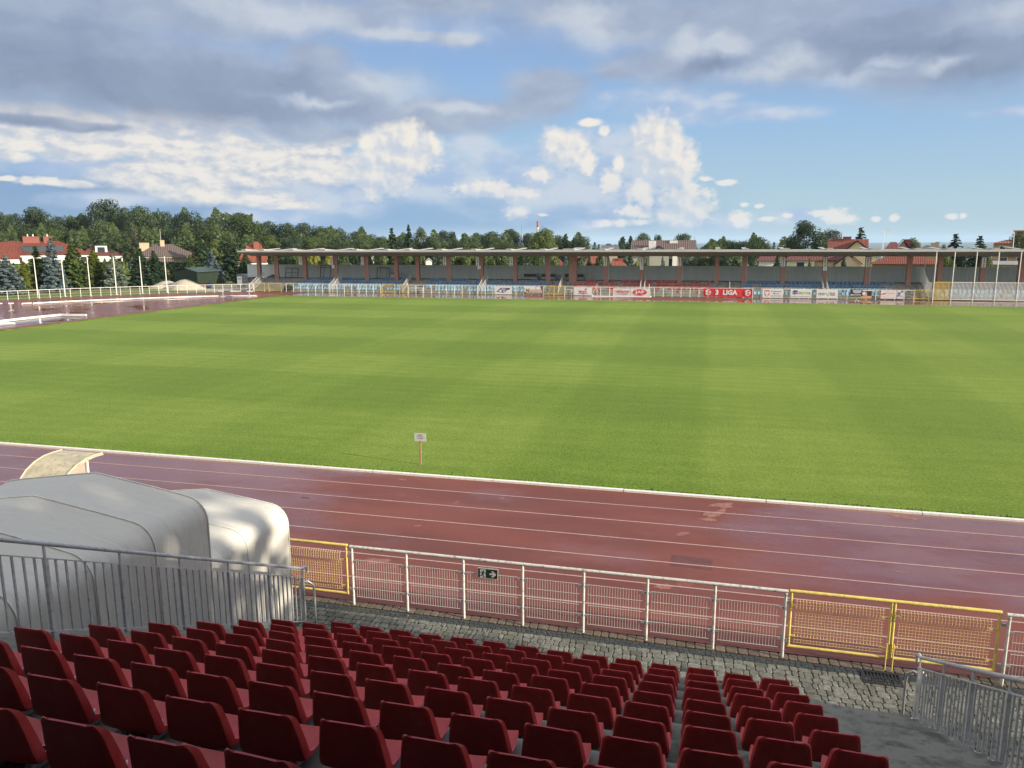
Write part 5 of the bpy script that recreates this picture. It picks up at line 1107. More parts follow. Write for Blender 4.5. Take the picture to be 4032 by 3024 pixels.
m = MB()
def on_roof(x, y): return (x, y-.02, ze+sl*y+.10)
for x0, x1 in ((-W*.27,-W*.0),(-W*.0+.06,W*.16)):
    m.poly([on_roof(x0+.9*0, .9), on_roof(x1, .9), on_roof(x1, 3.6), on_roof(x0-.6, 3.6)])
    q = [on_roof(x0, .9), on_roof(x1, .9)]
m.build('solar_panel', SOLAR, r1)
for u in (.285,.345,.50): m = MB(); x = -W/2+W*u; m.tube([(x,5.4,zr+.95),(x,5.4,zr+1.5)], .12, 8); m.build('cowl', FARW, r1)
house('red roofed side wing in front of the solar panel house at the picture edge', -160, 66, 952, 1020, 132, T_RED, W_WHT, 'hip', 10, (.3,.89), wins=((.8,.3,1.2,1.0),(.65,.3,1.2,1.0)))
h2, r2 = house('small white house with a pinkish roof and one dormer window', 328, 482, 964, 1006, 158, T_DRD, W_WHT, 'hip', 10, (.28,.50), wins=((.9,.7,1.0,1.0),))
W, ze, zr = h2['W'], h2['ze'], h2['zr']; m = MB(); x = -W*.02
m.box(x-1.3,x+1.3,1.6,4,ze+.3,ze+2.4); d = m.build('dormer', W_WHT, r2); m = MB(); m.box(x-.8,x+.8,1.56,1.6,ze+.7,ze+2.0); m.build('pane', GLASS, d) if False else None
d.name = 'dormer'; m2 = MB(); m2.box(x-1.7,x+1.7,1.3,4.6,ze+2.42,ze+2.6); m2.build('dormer_roof', SOLAR, r2); m3 = MB(); m3.box(x-.8,x+.8,1.52,1.598,ze+.6,ze+2.0); m3.build('dormer_pane', GLASS, r2)
h3, r3 = house('cream house with big brown hipped roof and two tan chimneys', 550, 778, 961, 1009, 150, T_BRN, W_YEL, 'hip', 12, (.30,.58), wins=((.50,.6,1.4,1.0),(.82,.6,1.4,1.0),(.2,.6,1.2,1.0)), chim=((.13,-1.0,2.0,.3,CHT),(.42,-.8,.9,.9,CHT)))
W, ze, zr = h3['W'], h3['ze'], h3['zr']; m = MB(); m.tube([(-W*.10,5,zr),(-W*.10,5,zr+3.4)], .06, 6); m.build('aerial', GR, r3)
m = MB(); m.add([(-W*.40,-.9,ze-1.3),(W*.47,-.9,ze-1.3),(W*.47,.6,ze-.15),(-W*.40,.6,ze-.15)],[(0,1,2,3)]); me = m.mesh('lower_roof', T_BRN); uvroof(me); link('lower_roof', me, h3)
house('low cream annex with a small bright orange roof', 752, 814, 997, 1024, 152, T_ORG, W_YEL, 'hip', 7, (.15,.72))
h4, r4 = house('pale house with red roof, half behind the end of the grandstand', 932, 1062, 958, 1032, 140, T_ORG, W_WHT, 'hip', 11, (.42,.75), wins=((.2,.5,.9,1.0),(.55,.5,.9,1.2)), chim=((.62,-1.4,1.0,.35,CHB),))
h5, r5 = house('large grey house with brown tiled roof and two white chimneys', 2484, 2742, 949, 1003, 165, T_BRN, W_GRY, 'gable', 13, wins=((.56,.8,2.2,2.0),), over=.5)
W, ze, zr = h5['W'], h5['ze'], h5['zr']
for u, y, ww, z0_, z1_ in ((.33,2.4,1.5,ze-.2,zr+.05),(.655,5.0,1.7,zr-1.2,zr+.1)): m = MB(); x = -W/2+W*u; m.box(x-ww/2,x+ww/2,y,y+.9,z0_,z1_); m.build('chimney', pbr('chimney_white', (.55,.55,.54), .6), r5)
m = MB(); x = -W*.06; m.add([(x-2.2,-.6,ze+.2),(x,-.6,ze+1.9),(x+2.2,-.6,ze+.2),(x-2.2,6,ze+.2),(x,6,ze+1.9),(x+2.2,6,ze+.2)],[(0,1,4,3),(1,2,5,4)]); me = m.mesh('porch_roof', T_PNK); uvroof(me); link('porch_roof', me, h5)
m = MB(); m.prism([(x-2.0,ze-3),(x+2.0,ze-3),(x+2.0,ze+.2),(x,ze+1.7),(x-2.0,ze+.2)], 'y', -.2, .45); m.build('porch_gable', W_GRY, h5)
m = MB(); m.box(W*.14,W*.14+.9,-.3,.44,ze-4,ze-.1); m.build('pillar', W_WHT, h5)
for px, py in ((2735,930),): g = at(px, py, 172); t = thing('aerial_mast', 'thin roof aerial beside the brown tiled house', 'aerial', (g.x, 172, 0)); m = MB(); m.tube([(0,0,0),(0,0,g.z)], .05, 6); m.build('mast', GR, t); m = MB(); m.box(-.02,.5,-.02,.02,g.z-.4,g.z-.35); m.box(-.02,.5,-.02,.02,g.z-.8,g.z-.75); m.build('antenna', GR, t)
h6, r6 = house('cream house with bright red stepped roofs and a tall chimney block', 3262, 3412, 945, 990, 168, T_RED, W_CRM, 'gable', 10, chim=((.30,-.6,2.2,.3,CHB),(.47,-.2,1.6,.7,CHB)), over=.4)
W, ze, zr = h6['W'], h6['ze'], h6['zr']; m = MB(); x = W*.22; m.add([(x-3.6,-1.6,ze-.9),(x,-1.6,ze+2.2),(x+4.2,-1.6,ze-1.2),(x-3.6,5,ze-.9),(x,5,ze+2.2),(x+4.2,5,ze-1.2)],[(0,1,4,3),(1,2,5,4)]); me = m.mesh('gable_roof', T_RED); uvroof(me); link('gable_roof', me, h6)
m = MB(); m.prism([(x-3.1,-2),(x+3.7,-2),(x+3.7,ze-1.1),(x,ze+1.95),(x-3.1,ze-.8)], 'y', -1.1, .3); m.build('gable_wall', W_CRM, h6)
house('cream house wall with brown pitched roof seen under the grandstand roof', 3200, 3352, 998, 1029, 142, T_DRD, W_CRM, 'gable', 9, over=.4)
h7, r7 = house('cream gabled annex with white verge just behind the dark spruce', 3284, 3392, 1000, 1044, 138, T_DRD, W_CRM, 'front', 8, over=.3)
house('low house with ribbed red hipped roof right behind the back wall', 3436, 3700, 1003, 1040, 131, T_RED, W_TAN, 'hip', 9, (.28,.62))
house('white house with maroon box dormer and low red eaves', 3092, 3215, 1000, 1026, 140, T_DRD, W_YEL, 'hip', 8, (.2,.8), wins=((.5,.3,1.2,.9),))
house('low house with red eaves and white wall between two spruces', 2980, 3075, 1002, 1027, 140, T_DRD, W_WHT, 'hip', 8, (.2,.75))
house('pale gable peeping over the low red eaves', 2985, 3032, 985, 1014, 150, T_DRD, W_YEL, 'front', 8)
house('orange roofed house between spruces past the double column', 2300, 2372, 1008, 1038, 146, T_ORG, W_TAN, 'hip', 8, (.3,.7))
house('low orange roof with a stub chimney before the silvery spruce', 2402, 2468, 1018, 1046, 140, T_ORG, W_WHT, 'hip', 7, (.15,.45), chim=((.62,-1,.9,.0,CHB),))
house('red ribbed roof just past the double red column', 2262, 2300, 1008, 1050, 138, T_RED, W_TAN, 'hip', 7, (.0,.6))
house('red roof glimpsed through bushes beside the double column', 2175, 2225, 1022, 1045, 150, T_RED, W_WHT, 'hip', 7, (.3,.6))
house('dark red steep roofed house above the grandstand, near the street lamp', 3482, 3545, 953, 985, 175, T_DRD, W_TAN, 'hip', 9, (.35,.7))
house('taller dark red roof with a chimney just behind the steep roof', 3525, 3580, 944, 978, 185, T_DRD, W_TAN, 'front', 9, chim=((.78,0,1.4,.1,CHB),))
house('grey low roof with white aerials between birch and tall spruce', 3615, 3720, 966, 985, 178, pbr('slate', (.10,.10,.11), .7), W_TAN, 'hip', 9, (.3,.7), chim=((.55,-1,.9,.5,CHT),(.68,-1,.7,.7,CHT)))
h8, r8 = house('flat brown house with a shallow pinkish roof at the picture edge', 3915, 4060, 944, 958, 172, T_PNK, W_TAN, 'hip', 10, (.35,.8), wins=((.25,.6,.9,1.2),(.6,.6,.9,1.2)))
W, ze, zr = h8['W'], h8['ze'], h8['zr']; m = MB(); m.box(W*.0,W*.4,3,8,ze-1,zr+1.6); m.box(-W*.02,W*.45,2.6,8.4,zr+1.62,zr+1.85); m.build('penthouse', W_TAN, h8)
house('low pale building with a long flat roof behind the visitor block', 3890, 4080, 1030, 1042, 135, pbr('flat_roof', (.22,.22,.22), .8), W_GRY, 'hip', 8, (.05,.95))
house('glazed veranda building with orange window frames behind the visitor block', 3938, 4040, 1000, 1010, 148, pbr('slate', (.10,.10,.11), .7), W_TAN, 'hip', 7, (.1,.9), wins=((.12,.2,1.0,1.3),(.85,.2,1.3,1.3)))
house('white cottage roof half hidden by bushes behind the L block', 1462, 1505, 998, 1018, 150, pbr('pale_roof', (.30,.30,.30), .7), W_WHT, 'front', 5, over=.12)
house('small white gable behind the K block bushes', 1674, 1702, 1020, 1032, 140, pbr('pale_roof', (.30,.30,.30), .7), W_WHT, 'front', 3, over=.06)
# flat dark roofs with panels above the stand, chimney stack, masts, street lamp
house('dark flat roofed building with rooftop boxes near two thin spruces', 2365, 2440, 966, 984, 180, pbr('slate', (.10,.10,.11), .7), W_GRY, 'hip', 8, (.05,.95))
g = at(2117, 905, 900); t = thing('factory_chimney', 'far red and white banded factory chimney above the pale tree', 'factory chimney', (g.x, 900, -25)); top = at(2117, 870, 900).z+25; r = 1.5
for k, (a, b, mt) in enumerate(((0,.40,'w'),(.40,.58,'r'),(.58,.87,'w'),(.87,.985,'r'),(.985,1,'r'))): m = MB(); m.tube([(0,0,top*a),(0,0,top*b)], r*(1.05-.2*a) if k < 4 else r*.7, 14, taper=r*(1.05-.2*b) if k < 4 else r*.6); m.build('shaft_band', pbr('stack_'+mt, (.55,.55,.54) if mt == 'w' else (.30,.07,.06), .7), t)
for px, py, Y, lab in ((2053,890,500,'thin dark lattice mast over the wood, nearer the banded chimney'),(1958,905,420,'short pale mast with a white dome over the wood')):
    g = at(px, py, Y); t = thing('radio_mast', lab, 'mast', (g.x, Y, -10)); m = MB(); m.tube([(0,0,0),(0,0,g.z+10)], .35, 6, taper=.12); m.build('mast', GREY, t); m = MB(); m.tube([(0,0,g.z+2),(0,0,g.z+4.5)], .9, 8, taper=.3); m.build('antenna_head', FARW if px < 2000 else GREY, t)
for px, py, Y, lab, s in ((3483,908,150,'white street lamp rising beside the steep dark red roof',1),(3994,913,150,'street lamp before the flat brown house',-1)):
    g = at(px, py, Y); t = thing('street_lamp', lab, 'street lamp', (g.x, Y, 0), 0, 'street lamps beyond the stand'); m = MB(); m.tube([(-.25*s,0,0),(0,0,g.z)], .09, 6, taper=.06); m.build('post', FARW, t); m = MB(); m.tube([(0,0,g.z),(1.0*s,0,g.z+.1)], .05, 6); m.build('arm', FARW, t); m = MB(); m.box(min(.6*s,1.2*s),max(.6*s,1.2*s),-.1,.1,g.z+.06,g.z+.18); m.build('lamp_head', FARW, t)
# ------------------------------------------------------------------ trees
def leaf_mat(name, lo, hi, tr=.25, rnd=.26, scale=.35):
    m = bpy.data.materials.new(name); m.use_nodes = True; t = NT(m.node_tree); t.n.clear()
    g = t.new('ShaderNodeNewGeometry').outputs['Position']; r = t.new('ShaderNodeObjectInfo').outputs['Random']
    n = t.noise(g, scale, 4, .6); n2 = t.noise(g, scale*5, 3, .6)
    c = t.mix(t.rng(t.math('ADD', t.math('MULTIPLY', n, .6), t.math('MULTIPLY', n2, .4)), .35, .65), lo, hi)
    c = t.mix(1.0, c, t.new('ShaderNodeCombineColor', {0: t.rng(r,0,1,1-rnd,1+rnd*1.3,False), 1: t.rng(r,0,1,1-rnd*.7,1+rnd*.8,False), 2: t.rng(r,0,1,1+rnd,1-rnd,False)}).outputs[0], 'MULTIPLY')
    d = t.new('ShaderNodeBsdfDiffuse', {'Color': c}); tl = t.new('ShaderNodeBsdfTranslucent', {'Color': t.mix(.5, c, [x*1.5 for x in hi])})
    gl = t.new('ShaderNodeBsdfGlossy', {'Color': (.6,.65,.6), 'Roughness': .5}); mx = t.new('ShaderNodeMixShader', {0: tr, 1: d.outputs[0], 2: tl.outputs[0]})
    mx2 = t.new('ShaderNodeMixShader', {0: .03, 1: mx.outputs[0], 2: gl.outputs[0]}); t.new('ShaderNodeOutputMaterial', {'Surface': mx2.outputs[0]}); return m
LF_DK = leaf_mat('leaves_dark', (.021,.039,.015), (.040,.064,.022)); LF_MD = leaf_mat('leaves_mid', (.026,.047,.016), (.051,.079,.025)); LF_LT = leaf_mat('leaves_light', (.037,.063,.017), (.080,.112,.034)); LF_YL = leaf_mat('leaves_yellow', (.12,.14,.018), (.30,.29,.045)); LF_BIR = leaf_mat('leaves_birch', (.055,.080,.030), (.120,.145,.060))
ND_DK = leaf_mat('needles_dark', (.016,.034,.016), (.045,.075,.032), .1, .15, .8); ND_GR = leaf_mat('needles_green', (.030,.055,.014), (.080,.115,.030), .1, .15, .8); ND_BL = leaf_mat('needles_blue', (.060,.088,.082), (.150,.195,.185), .08, .12, .8); ND_TH = leaf_mat('needles_thuja', (.045,.075,.014), (.125,.150,.030), .15, .15, .8)
BARK = pbr('bark', (.085,.065,.048), .9, .3, 6); BIRK = pbr('birch_bark', (.42,.40,.36), .8, .2, 4)
def leaves(pts, nrm, size, elong=1.0):
    """quads at pts facing nrm"""
    n = len(pts); N = nrm/np.maximum(np.linalg.norm(nrm, axis=1, keepdims=True), 1e-6)
    a = rng.normal(size=(n,3)); a -= N*(a*N).sum(1, keepdims=True); a /= np.linalg.norm(a, axis=1, keepdims=True); b = np.cross(N, a)
    s = (size*rng.uniform(.6, 1.35, n))[:,None]
    V = np.stack([pts-a*s*elong-b*s*.30, pts-a*s*.1-b*s, pts+a*s*elong-b*s*.1, pts+a*s*.15+b*s*.95], 1).reshape(-1,3)
    return V, [tuple(range(4*i, 4*i+4)) for i in range(n)]
def crown_mesh(name, W, H, base, mat_, n_lobes, per, size, shape='round', seed=0, droop=0):
    global rng; rng = np.random.default_rng(seed); rr = random.Random(seed)
    lobes = []
    for i in range(n_lobes):
        th = rr.uniform(0, 2*math.pi); f = (i+.5)/n_lobes; zz = base + (H-base)*(.10+.82*f**.85)
        hh = (zz-base)/(H-base)
        env = {'round': math.sqrt(max(.05, 1-(2*hh-.85)**2)) , 'dome': (1-hh**2.6)**.5, 'tall': .9*math.sin(math.pi*min(.97,(.12+.86*hh)))**.6, 'loose': math.sqrt(max(.05, 1-(2*hh-.9)**2))}[shape]
        rad = W/2*env*rr.uniform(.45, .86) if i < n_lobes-2 else W*.08
        lr = W*(.10+.11*rr.random()) if n_lobes > 24 else W*(.15+.10*rr.random())*(1.0 if shape != 'tall' else .9)
        lobes.append((rad*math.cos(th), rad*math.sin(th), min(zz, H-lr*.75), lr))
    lobes.append((0,0,base+(H-base)*.55,W*.27)); P = []; Nn = []
    for (x, y, z, r) in lobes:
        k = int(per*(r/(W*.2))**2); d = rng.normal(size=(k,3)); d /= np.linalg.norm(d, axis=1, keepdims=True)
        bump = 1 + .18*np.sin(d[:,0]*7+seed)*np.sin(d[:,2]*6+x) + rng.normal(0, .09, k)
        q = np.stack([x+d[:,0]*r*bump, y+d[:,1]*r*bump, z+d[:,2]*r*.78*bump - (rng.random(k)*droop*r if droop else 0)], 1)
        q = q[q[:,2] > base*.55]; dd = d[:len(q)] if len(q) == k else (q-np.array([x,y,z]))/r
        P.append(q); Nn.append(dd + rng.normal(0, .36, dd.shape) + np.array([0,0,.25]))
    V, F = leaves(np.concatenate(P), np.concatenate(Nn), size)
    me = bpy.data.meshes.new(name); me.from_pydata(V.tolist(), [], F); me.materials.append(mat_); me.update(); return me
def trunk_mesh(W, H, base, mat_, seed=0, r=.28, limbs=6):
    rr = random.Random(seed); m = MB(); pts = [(0,0,-.3),(rr.gauss(0,.05),rr.gauss(0,.05),base*.5),(rr.gauss(0,.15),rr.gauss(0,.15),base),(rr.gauss(0,.3),rr.gauss(0,.3),base+(H-base)*.75)]
    m.tube(pts, r, 8, taper=r*.25)
    for k in range(limbs):
        a = k*2.4+rr.random(); z = base*(.75+.6*rr.random()); L = W*.33*rr.uniform(.7,1.1); m.tube([(0,0,z),(math.cos(a)*L*.5,math.sin(a)*L*.5,z+L*.55),(math.cos(a)*L,math.sin(a)*L,z+L*1.1)], r*.4, 5, taper=r*.1)
    return m.mesh('trunk', mat_, smooth=0)
class Proto: pass
def deci(W, H, base, mat_, nl, per, size, shape='round', seed=0, bark=None, droop=0):
    p = Proto(); p.W, p.H = W, H; p.crown = crown_mesh('crown', W, H, base, mat_, nl, per, size, shape, seed, droop); p.trunk = trunk_mesh(W, H, base, bark or BARK, seed); return p
def spruce(W, H, mat_, seed=0, layers=22, per=9, size=.16, sparse=1.0, droop=.35, bark=None):
    global rng; rng = np.random.default_rng(seed); rr = random.Random(seed); P = []; Nn = []; m = MB(); m.tube([(0,0,-.2),(0,0,H*.98)], W*.035, 7, taper=.02)
    for i in range(layers):
        f = (i+rr.uniform(-.2,.2))/layers; f = max(.0, f); z = H*(.05+.92*f); L0 = W/2*(1-f)**.82+W*.035
        nb = max(4, int(per*(1-.45*f)))
        for k in range(nb):
            if rr.random() > sparse: continue
            a = 2*math.pi*(k+rr.uniform(-.35,.35))/nb + i*1.1; L = L0*rr.uniform(.68, 1.18); n = max(4, int(L/(size*.42)))
            if f < .6: m.tube([(0,0,z),(math.cos(a)*L*.9,math.sin(a)*L*.9,z-droop*L*.35)], .02*W/3, 3, taper=.005)
            s = np.linspace(.12, 1.0, n); wd = (.22*L*(1-s*.75)+.03)
            for side in (-1, 0, 1):
                x = np.cos(a)*s*L - np.sin(a)*side*wd*rng.uniform(.5,1.1,n); y = np.sin(a)*s*L + np.cos(a)*side*wd*rng.uniform(.5,1.1,n)
                zz = z - droop*L*(s**1.3)*.75 + .16*L*(s**3) - abs(side)*.10*L*s + rng.normal(0, .03*W/3, n)
                P.append(np.stack([x,y,zz],1)); Nn.append(np.stack([np.cos(a)*np.full(n,.55), np.sin(a)*np.full(n,.55), np.full(n,.9)],1)+rng.normal(0,.45,(n,3)))
    k = 40; zt = rng.uniform(H*.93, H*1.0, k); P.append(np.stack([rng.normal(0,.02*W,k), rng.normal(0,.02*W,k), zt],1)); Nn.append(rng.normal(size=(k,3)))
    V, F = leaves(np.concatenate(P), np.concatenate(Nn), size, 1.15)
    p = Proto(); p.W, p.H = W, H; me = bpy.data.meshes.new('crown'); me.from_pydata(V.tolist(), [], F); me.materials.append(mat_); me.update(); p.crown = me; p.trunk = m.mesh('trunk', bark or BARK); return p
PR = {
 'dk1': deci(13,17,3.5,LF_DK,34,361,0.210,'round',1), 'dk2': deci(12,15,2.5,LF_DK,30,361,0.210,'dome',2), 'md1': deci(13,16,3,LF_MD,34,361,0.203,'round',3), 'md2': deci(12,17,3,LF_MD,30,342,0.203,'loose',4), 'md3': deci(14,14,2.5,LF_MD,36,342,0.217,'dome',5),
 'lt1': deci(12,14,2,LF_LT,32,361,0.196,'dome',6), 'lt2': deci(10,15,2,LF_LT,28,342,0.189,'tall',7), 'bush': deci(6,4.6,.4,LF_MD,11,399,0.168,'dome',8), 'bushl': deci(6,5,.4,LF_LT,11,399,0.168,'dome',9), 'yel': deci(5,4.6,.4,LF_YL,11,418,0.154,'dome',10),
 'birch': deci(7,14,3,LF_BIR,14,456,0.182,'tall',11,BIRK,droop=1.4), 'weep': deci(8,12,3,leaf_mat('leaves_willow',(.05,.06,.03),(.10,.11,.055)),13,494,0.168,'tall',12,BIRK,droop=2.6), 'poplar': deci(4.2,11,.8,LF_LT,14,437,0.168,'tall',13),
 'grey': deci(11,11,2,leaf_mat('leaves_grey',(.045,.060,.035),(.105,.125,.075)),15,418,0.238,'dome',14),
 'spd1': spruce(4.4,9,ND_DK,21,24,10,.17), 'spd2': spruce(4.8,11,ND_DK,22,26,9,.19,.85,.5), 'spg1': spruce(4.2,8,ND_GR,23,24,11,.16), 'spg2': spruce(4.0,8.5,ND_GR,24,22,9,.17,.85,.25), 'spb1': spruce(4.2,7.5,ND_BL,25,24,11,.15,.92,.15), 'spb2': spruce(3.8,8,ND_BL,26,22,10,.15,.9,.2), 'spo': spruce(6.5,12,ND_DK,27,19,7,.24,.75,.75), 'thin': spruce(2.6,10,ND_DK,28,22,8,.17), 'thu': spruce(3.2,7,ND_TH,29,26,12,.15,.98,-.5),
}
base_obj = {}
def tree(kind, px, pyt, wpx, Y, label, group, name='tree', cat='tree', zb=0.0, deep=1.0):
    p = PR[kind]; g = at(px, 1000, Y); top = at(px, pyt, Y).z; d = math.hypot(g.x, Y); W = wpx*d/ray(px,1000).length*0 + wpx*mpp(px, Y)*math.cos(math.atan2(g.x, Y))**1
    H = max(1.0, top-zb); rz = random.uniform(0, 6.28)
    t = thing(name, label, cat, (g.x, Y, zb), rz, group); sx = W/p.W; t.scale = (sx, sx*deep, H/p.H)
    link('crown', p.crown, t); link('trunk', p.trunk, t); return t
GW = 'broadleaf trees of the wood behind the houses'
for a in [
 ('dk1',12,836,120,215,'dark tree of the wood at the picture edge, behind the red wing'),('md1',78,842,110,205,'mid green tree of the wood above the solar house, first from the edge'),
 ('dk1',168,818,190,192,'broad dark tree of the wood with spiky crown above the solar roof chimneys'),('dk2',245,850,110,200,'dark tree of the wood on the slope down from the spiky crown'),('md2',312,858,120,210,'mid green tree in the dip of the wood skyline'),
 ('dk1',430,786,165,203,'tallest tree of the wood, high crown above the gabled house'),('dk2',347,842,70,206,'small dark crown clinging to the tallest tree'),('md1',505,818,110,200,'pale green shoulder tree just past the tallest tree'),
 ('md1',572,812,140,196,'tall mid green tree above the brown roof house chimney'),('md3',645,832,120,206,'lower green tree over the brown roof ridge'),('dk2',742,834,180,193,'wide dark dome tree above the brown hipped roof'),
 ('md1',830,856,100,214,'mid green tree filling the notch between two dark domes'),('dk1',938,840,200,183,'big dark tree at the end of the tall wood, above the stand end'),('dk2',1010,880,70,190,'dark crown spilling down towards the grandstand roof'),
 ('lt1',405,868,130,184,'light green tree of the wood right behind the gabled house'),('md3',205,900,170,172,'green tree close behind the solar house chimneys'),('dk2',92,905,150,170,'dark tree close behind the solar house ridge'),('md1',300,905,130,175,'green tree between solar house and gabled house'),
 ('md2',468,905,120,172,'green tree behind the gable, next to the weeping birch'),('dk2',615,885,150,178,'dark tree behind the aerial of the brown roof'),('md3',705,900,140,176,'green tree behind the ridge end of the brown roof'),('dk1',800,905,150,176,'dark tree behind the orange roofed annex'),('md3',900,915,150,168,'green tree behind the pale house at the stand end'),
 ('md1',1062,872,130,232,'green tree rising directly over the first roof girders'),('md2',1135,880,120,232,'tall green tree in the long tree line, second over the stand'),('md1',1202,878,120,240,'round green tree in the long tree line before the skyline drops'),('dk2',1268,889,110,242,'darker tree where the long skyline starts to drop'),
 ('md3',1335,900,110,250,'green tree on the sloping skyline above the letter L'),('md1',1400,912,110,250,'green tree lower on the sloping skyline'),('lt1',1462,922,100,252,'light green tree near the foot of the sloping skyline'),('md3',1510,932,80,252,'last low green tree before the ragged spruce'),
 ('lt1',1060,925,110,180,'light tree just above the stand roof near the pale house'),('md3',1150,935,120,178,'green tree just above the stand roof, before the yellow bush'),('lt1',1240,930,130,182,'light green tree low over the stand roof above letter L'),('md1',1330,938,120,180,'mid green low tree over the stand roof past letter L'),('lt1',1420,942,120,184,'pale low tree over the stand roof before the ragged spruce'),('md3',1495,948,90,180,'rounded low tree beside the ragged spruce'),
 ('md2',1655,896,70,190,'tall feathery tree beside the highest spruce'),('md2',1600,935,110,186,'green tree under the two high spruces'),('lt1',1700,930,90,190,'pale yellowish tree just past the feathery tree'),('md2',1742,908,80,235,'dark tree pair member, first past the feathery tree'),('md1',1775,912,60,236,'dark crown joined to the tree pair'),
 ('dk2',1880,916,90,240,'dark round tree before the white dome mast'),('md1',1938,912,110,235,'green tree under the white dome mast'),('dk1',2008,903,100,240,'dark green tree under the lattice mast'),('dk2',2082,916,80,238,'dark tree squeezed before the pale tree'),('lt1',2138,898,130,178,'large pale sunlit tree under the banded chimney'),
 ('lt1',1860,952,110,186,'light bush-like tree over the stand roof before the letter K'),('md3',1800,948,90,186,'green low tree over the stand roof near thin spruces'),('md3',1985,955,120,190,'green low tree over the stand roof past letter K'),('md1',2200,926,70,228,'darker tree behind the blackish spruce'),
 ('md2',2292,930,80,212,'feathery grey green tree past the blackish spruce'),('bush',2440,963,80,200,'low bush below the twin spruces'),('bushl',2395,962,50,230,'small light bush beside the flat roof boxes'),('md2',2528,918,75,262,'tree showing behind the end of the brown tiled ridge'),('dk2',2590,923,45,262,'small round tree behind the white chimney'),('md3',2690,920,85,262,'dome shaped tree behind the far end of the brown ridge'),
 ('bushl',2795,957,80,232,'light bushy tree just past the brown tiled house'),('md3',2868,946,90,226,'green tree before the taller bushy one'),('md1',2985,934,110,220,'taller bushy green tree with a pointed top'),('md3',2930,948,90,224,'green shoulder of the bushy tree'),('lt1',2830,968,90,200,'pale leafy tree just over the roof edge'),
 ('dk1',3172,870,150,196,'giant rounded ivy-dark tree dominating the skyline'),('dk2',3118,935,70,198,'dark low crown leaning on the giant rounded tree'),('grey',3266,906,110,216,'grey green spreading tree behind the giant rounded tree'),('md2',3225,940,80,200,'green tree at the foot of the giant rounded tree'),
 ('birch',3590,931,80,190,'slim birch standing above the grandstand roof'),('birch',3712,958,36,190,'small birch before the tall spruce'),('md2',4012,912,90,168,'green tree at the picture edge before the flat brown house')]:
    tree(*a, GW if a[1] < 2180 else 'broadleaf trees beyond the grandstand')
GS = 'spruces standing beyond the grandstand'
for a in [('spo',1545,898,104,172,'ragged open spruce beyond the stand, shorter of two'),('spd2',1611,886,84,172,'highest pointed spruce beyond the stand, next to the feathery tree'),('thin',1790,915,44,205,'thin dark spruce tip, taller of two'),('thin',1824,924,44,205,'thin dark spruce tip, shorter of two'),
 ('spd1',2226,922,96,200,'blackish broad spruce past the pale tree'),('spd1',2259,936,66,205,'narrow spruce beside the blackish one'),('thin',2341,955,56,220,'thin spruce against the horizon, taller'),('thin',2357,962,40,222,'tiny spruce against the horizon'),('spd1',2450,933,110,222,'wider of the twin spruces before the brown tiled house'),('spd1',2482,930,90,226,'narrower twin spruce touching the brown roof'),
 ('thin',3046,955,50,205,'dark pointed conifer alone between trees'),('spo',3383,896,150,190,'open layered spruce behind the red stepped roofs'),('spo',3757,921,160,182,'tall open spruce against the blue horizon'),('spo',3853,929,150,186,'smaller open spruce before the flat brown house'),('thin',3162,958,34,190,'grey spruce tip in front of the giant rounded tree')]:
    tree(*a, GS, name='spruce_tree', cat='spruce')
GB = 'conifers and shrubs round the bend'
for a in [('spb1',18,1004,153,92,'wide silvery blue spruce at the picture edge'),('thu',88,1030,89,97,'yellow green thuja beside the wide blue spruce'),('spg2',140,968,143,99,'shaggy green pine-like conifer before the solar roof'),('spb2',203,936,117,98,'tall silver blue spruce before the solar panel'),
 ('spg1',285,948,143,103,'full green spruce between the second and third flagpoles'),('thu',366,986,117,108,'yellow green conifer beside the third flagpole'),('spb1',440,1000,107,107,'dark blue spruce behind the fourth flagpole'),('spg1',410,1018,76,111,'small green conifer before the gabled house wall'),
 ('spd1',550,980,128,111,'dark spruce behind the fifth flagpole, taller of two'),('spd1',604,988,122,114,'dark spruce before the brown roof, right up to the gravel'),('spg1',746,1002,79,124,'small neat spruce before the orange annex'),('spb2',832,985,92,128,'silver spruce behind the green shed'),('poplar',850,936,68,140,'yellowish slim poplar-like tree behind the green shed'),
 ('spd2',905,952,140,136,'tall dark brownish spruce before the stand end'),('spd1',965,998,110,126,'black spruce touching the end of the grandstand wall'),('spd1',790,930,115,150,'dark spruce behind the orange annex'),('bushl',675,1082,70,122,'light shrub behind the gravel heaps'),('bush',640,1050,70,124,'dark shrub under the brown roof windows')]:
    tree(*a, GB, name='conifer' if a[0][:2] in ('sp','th') else ('shrub' if a[0].startswith('bush') else 'tree'), cat='conifer' if a[0][:2] in ('sp','th') else ('shrub' if a[0].startswith('bush') else 'tree'))
tree('weep', 540, 882, 86, 166, 'drooping weeping birch with bare upper twigs behind the brown roof chimney', GB, name='weeping_birch')
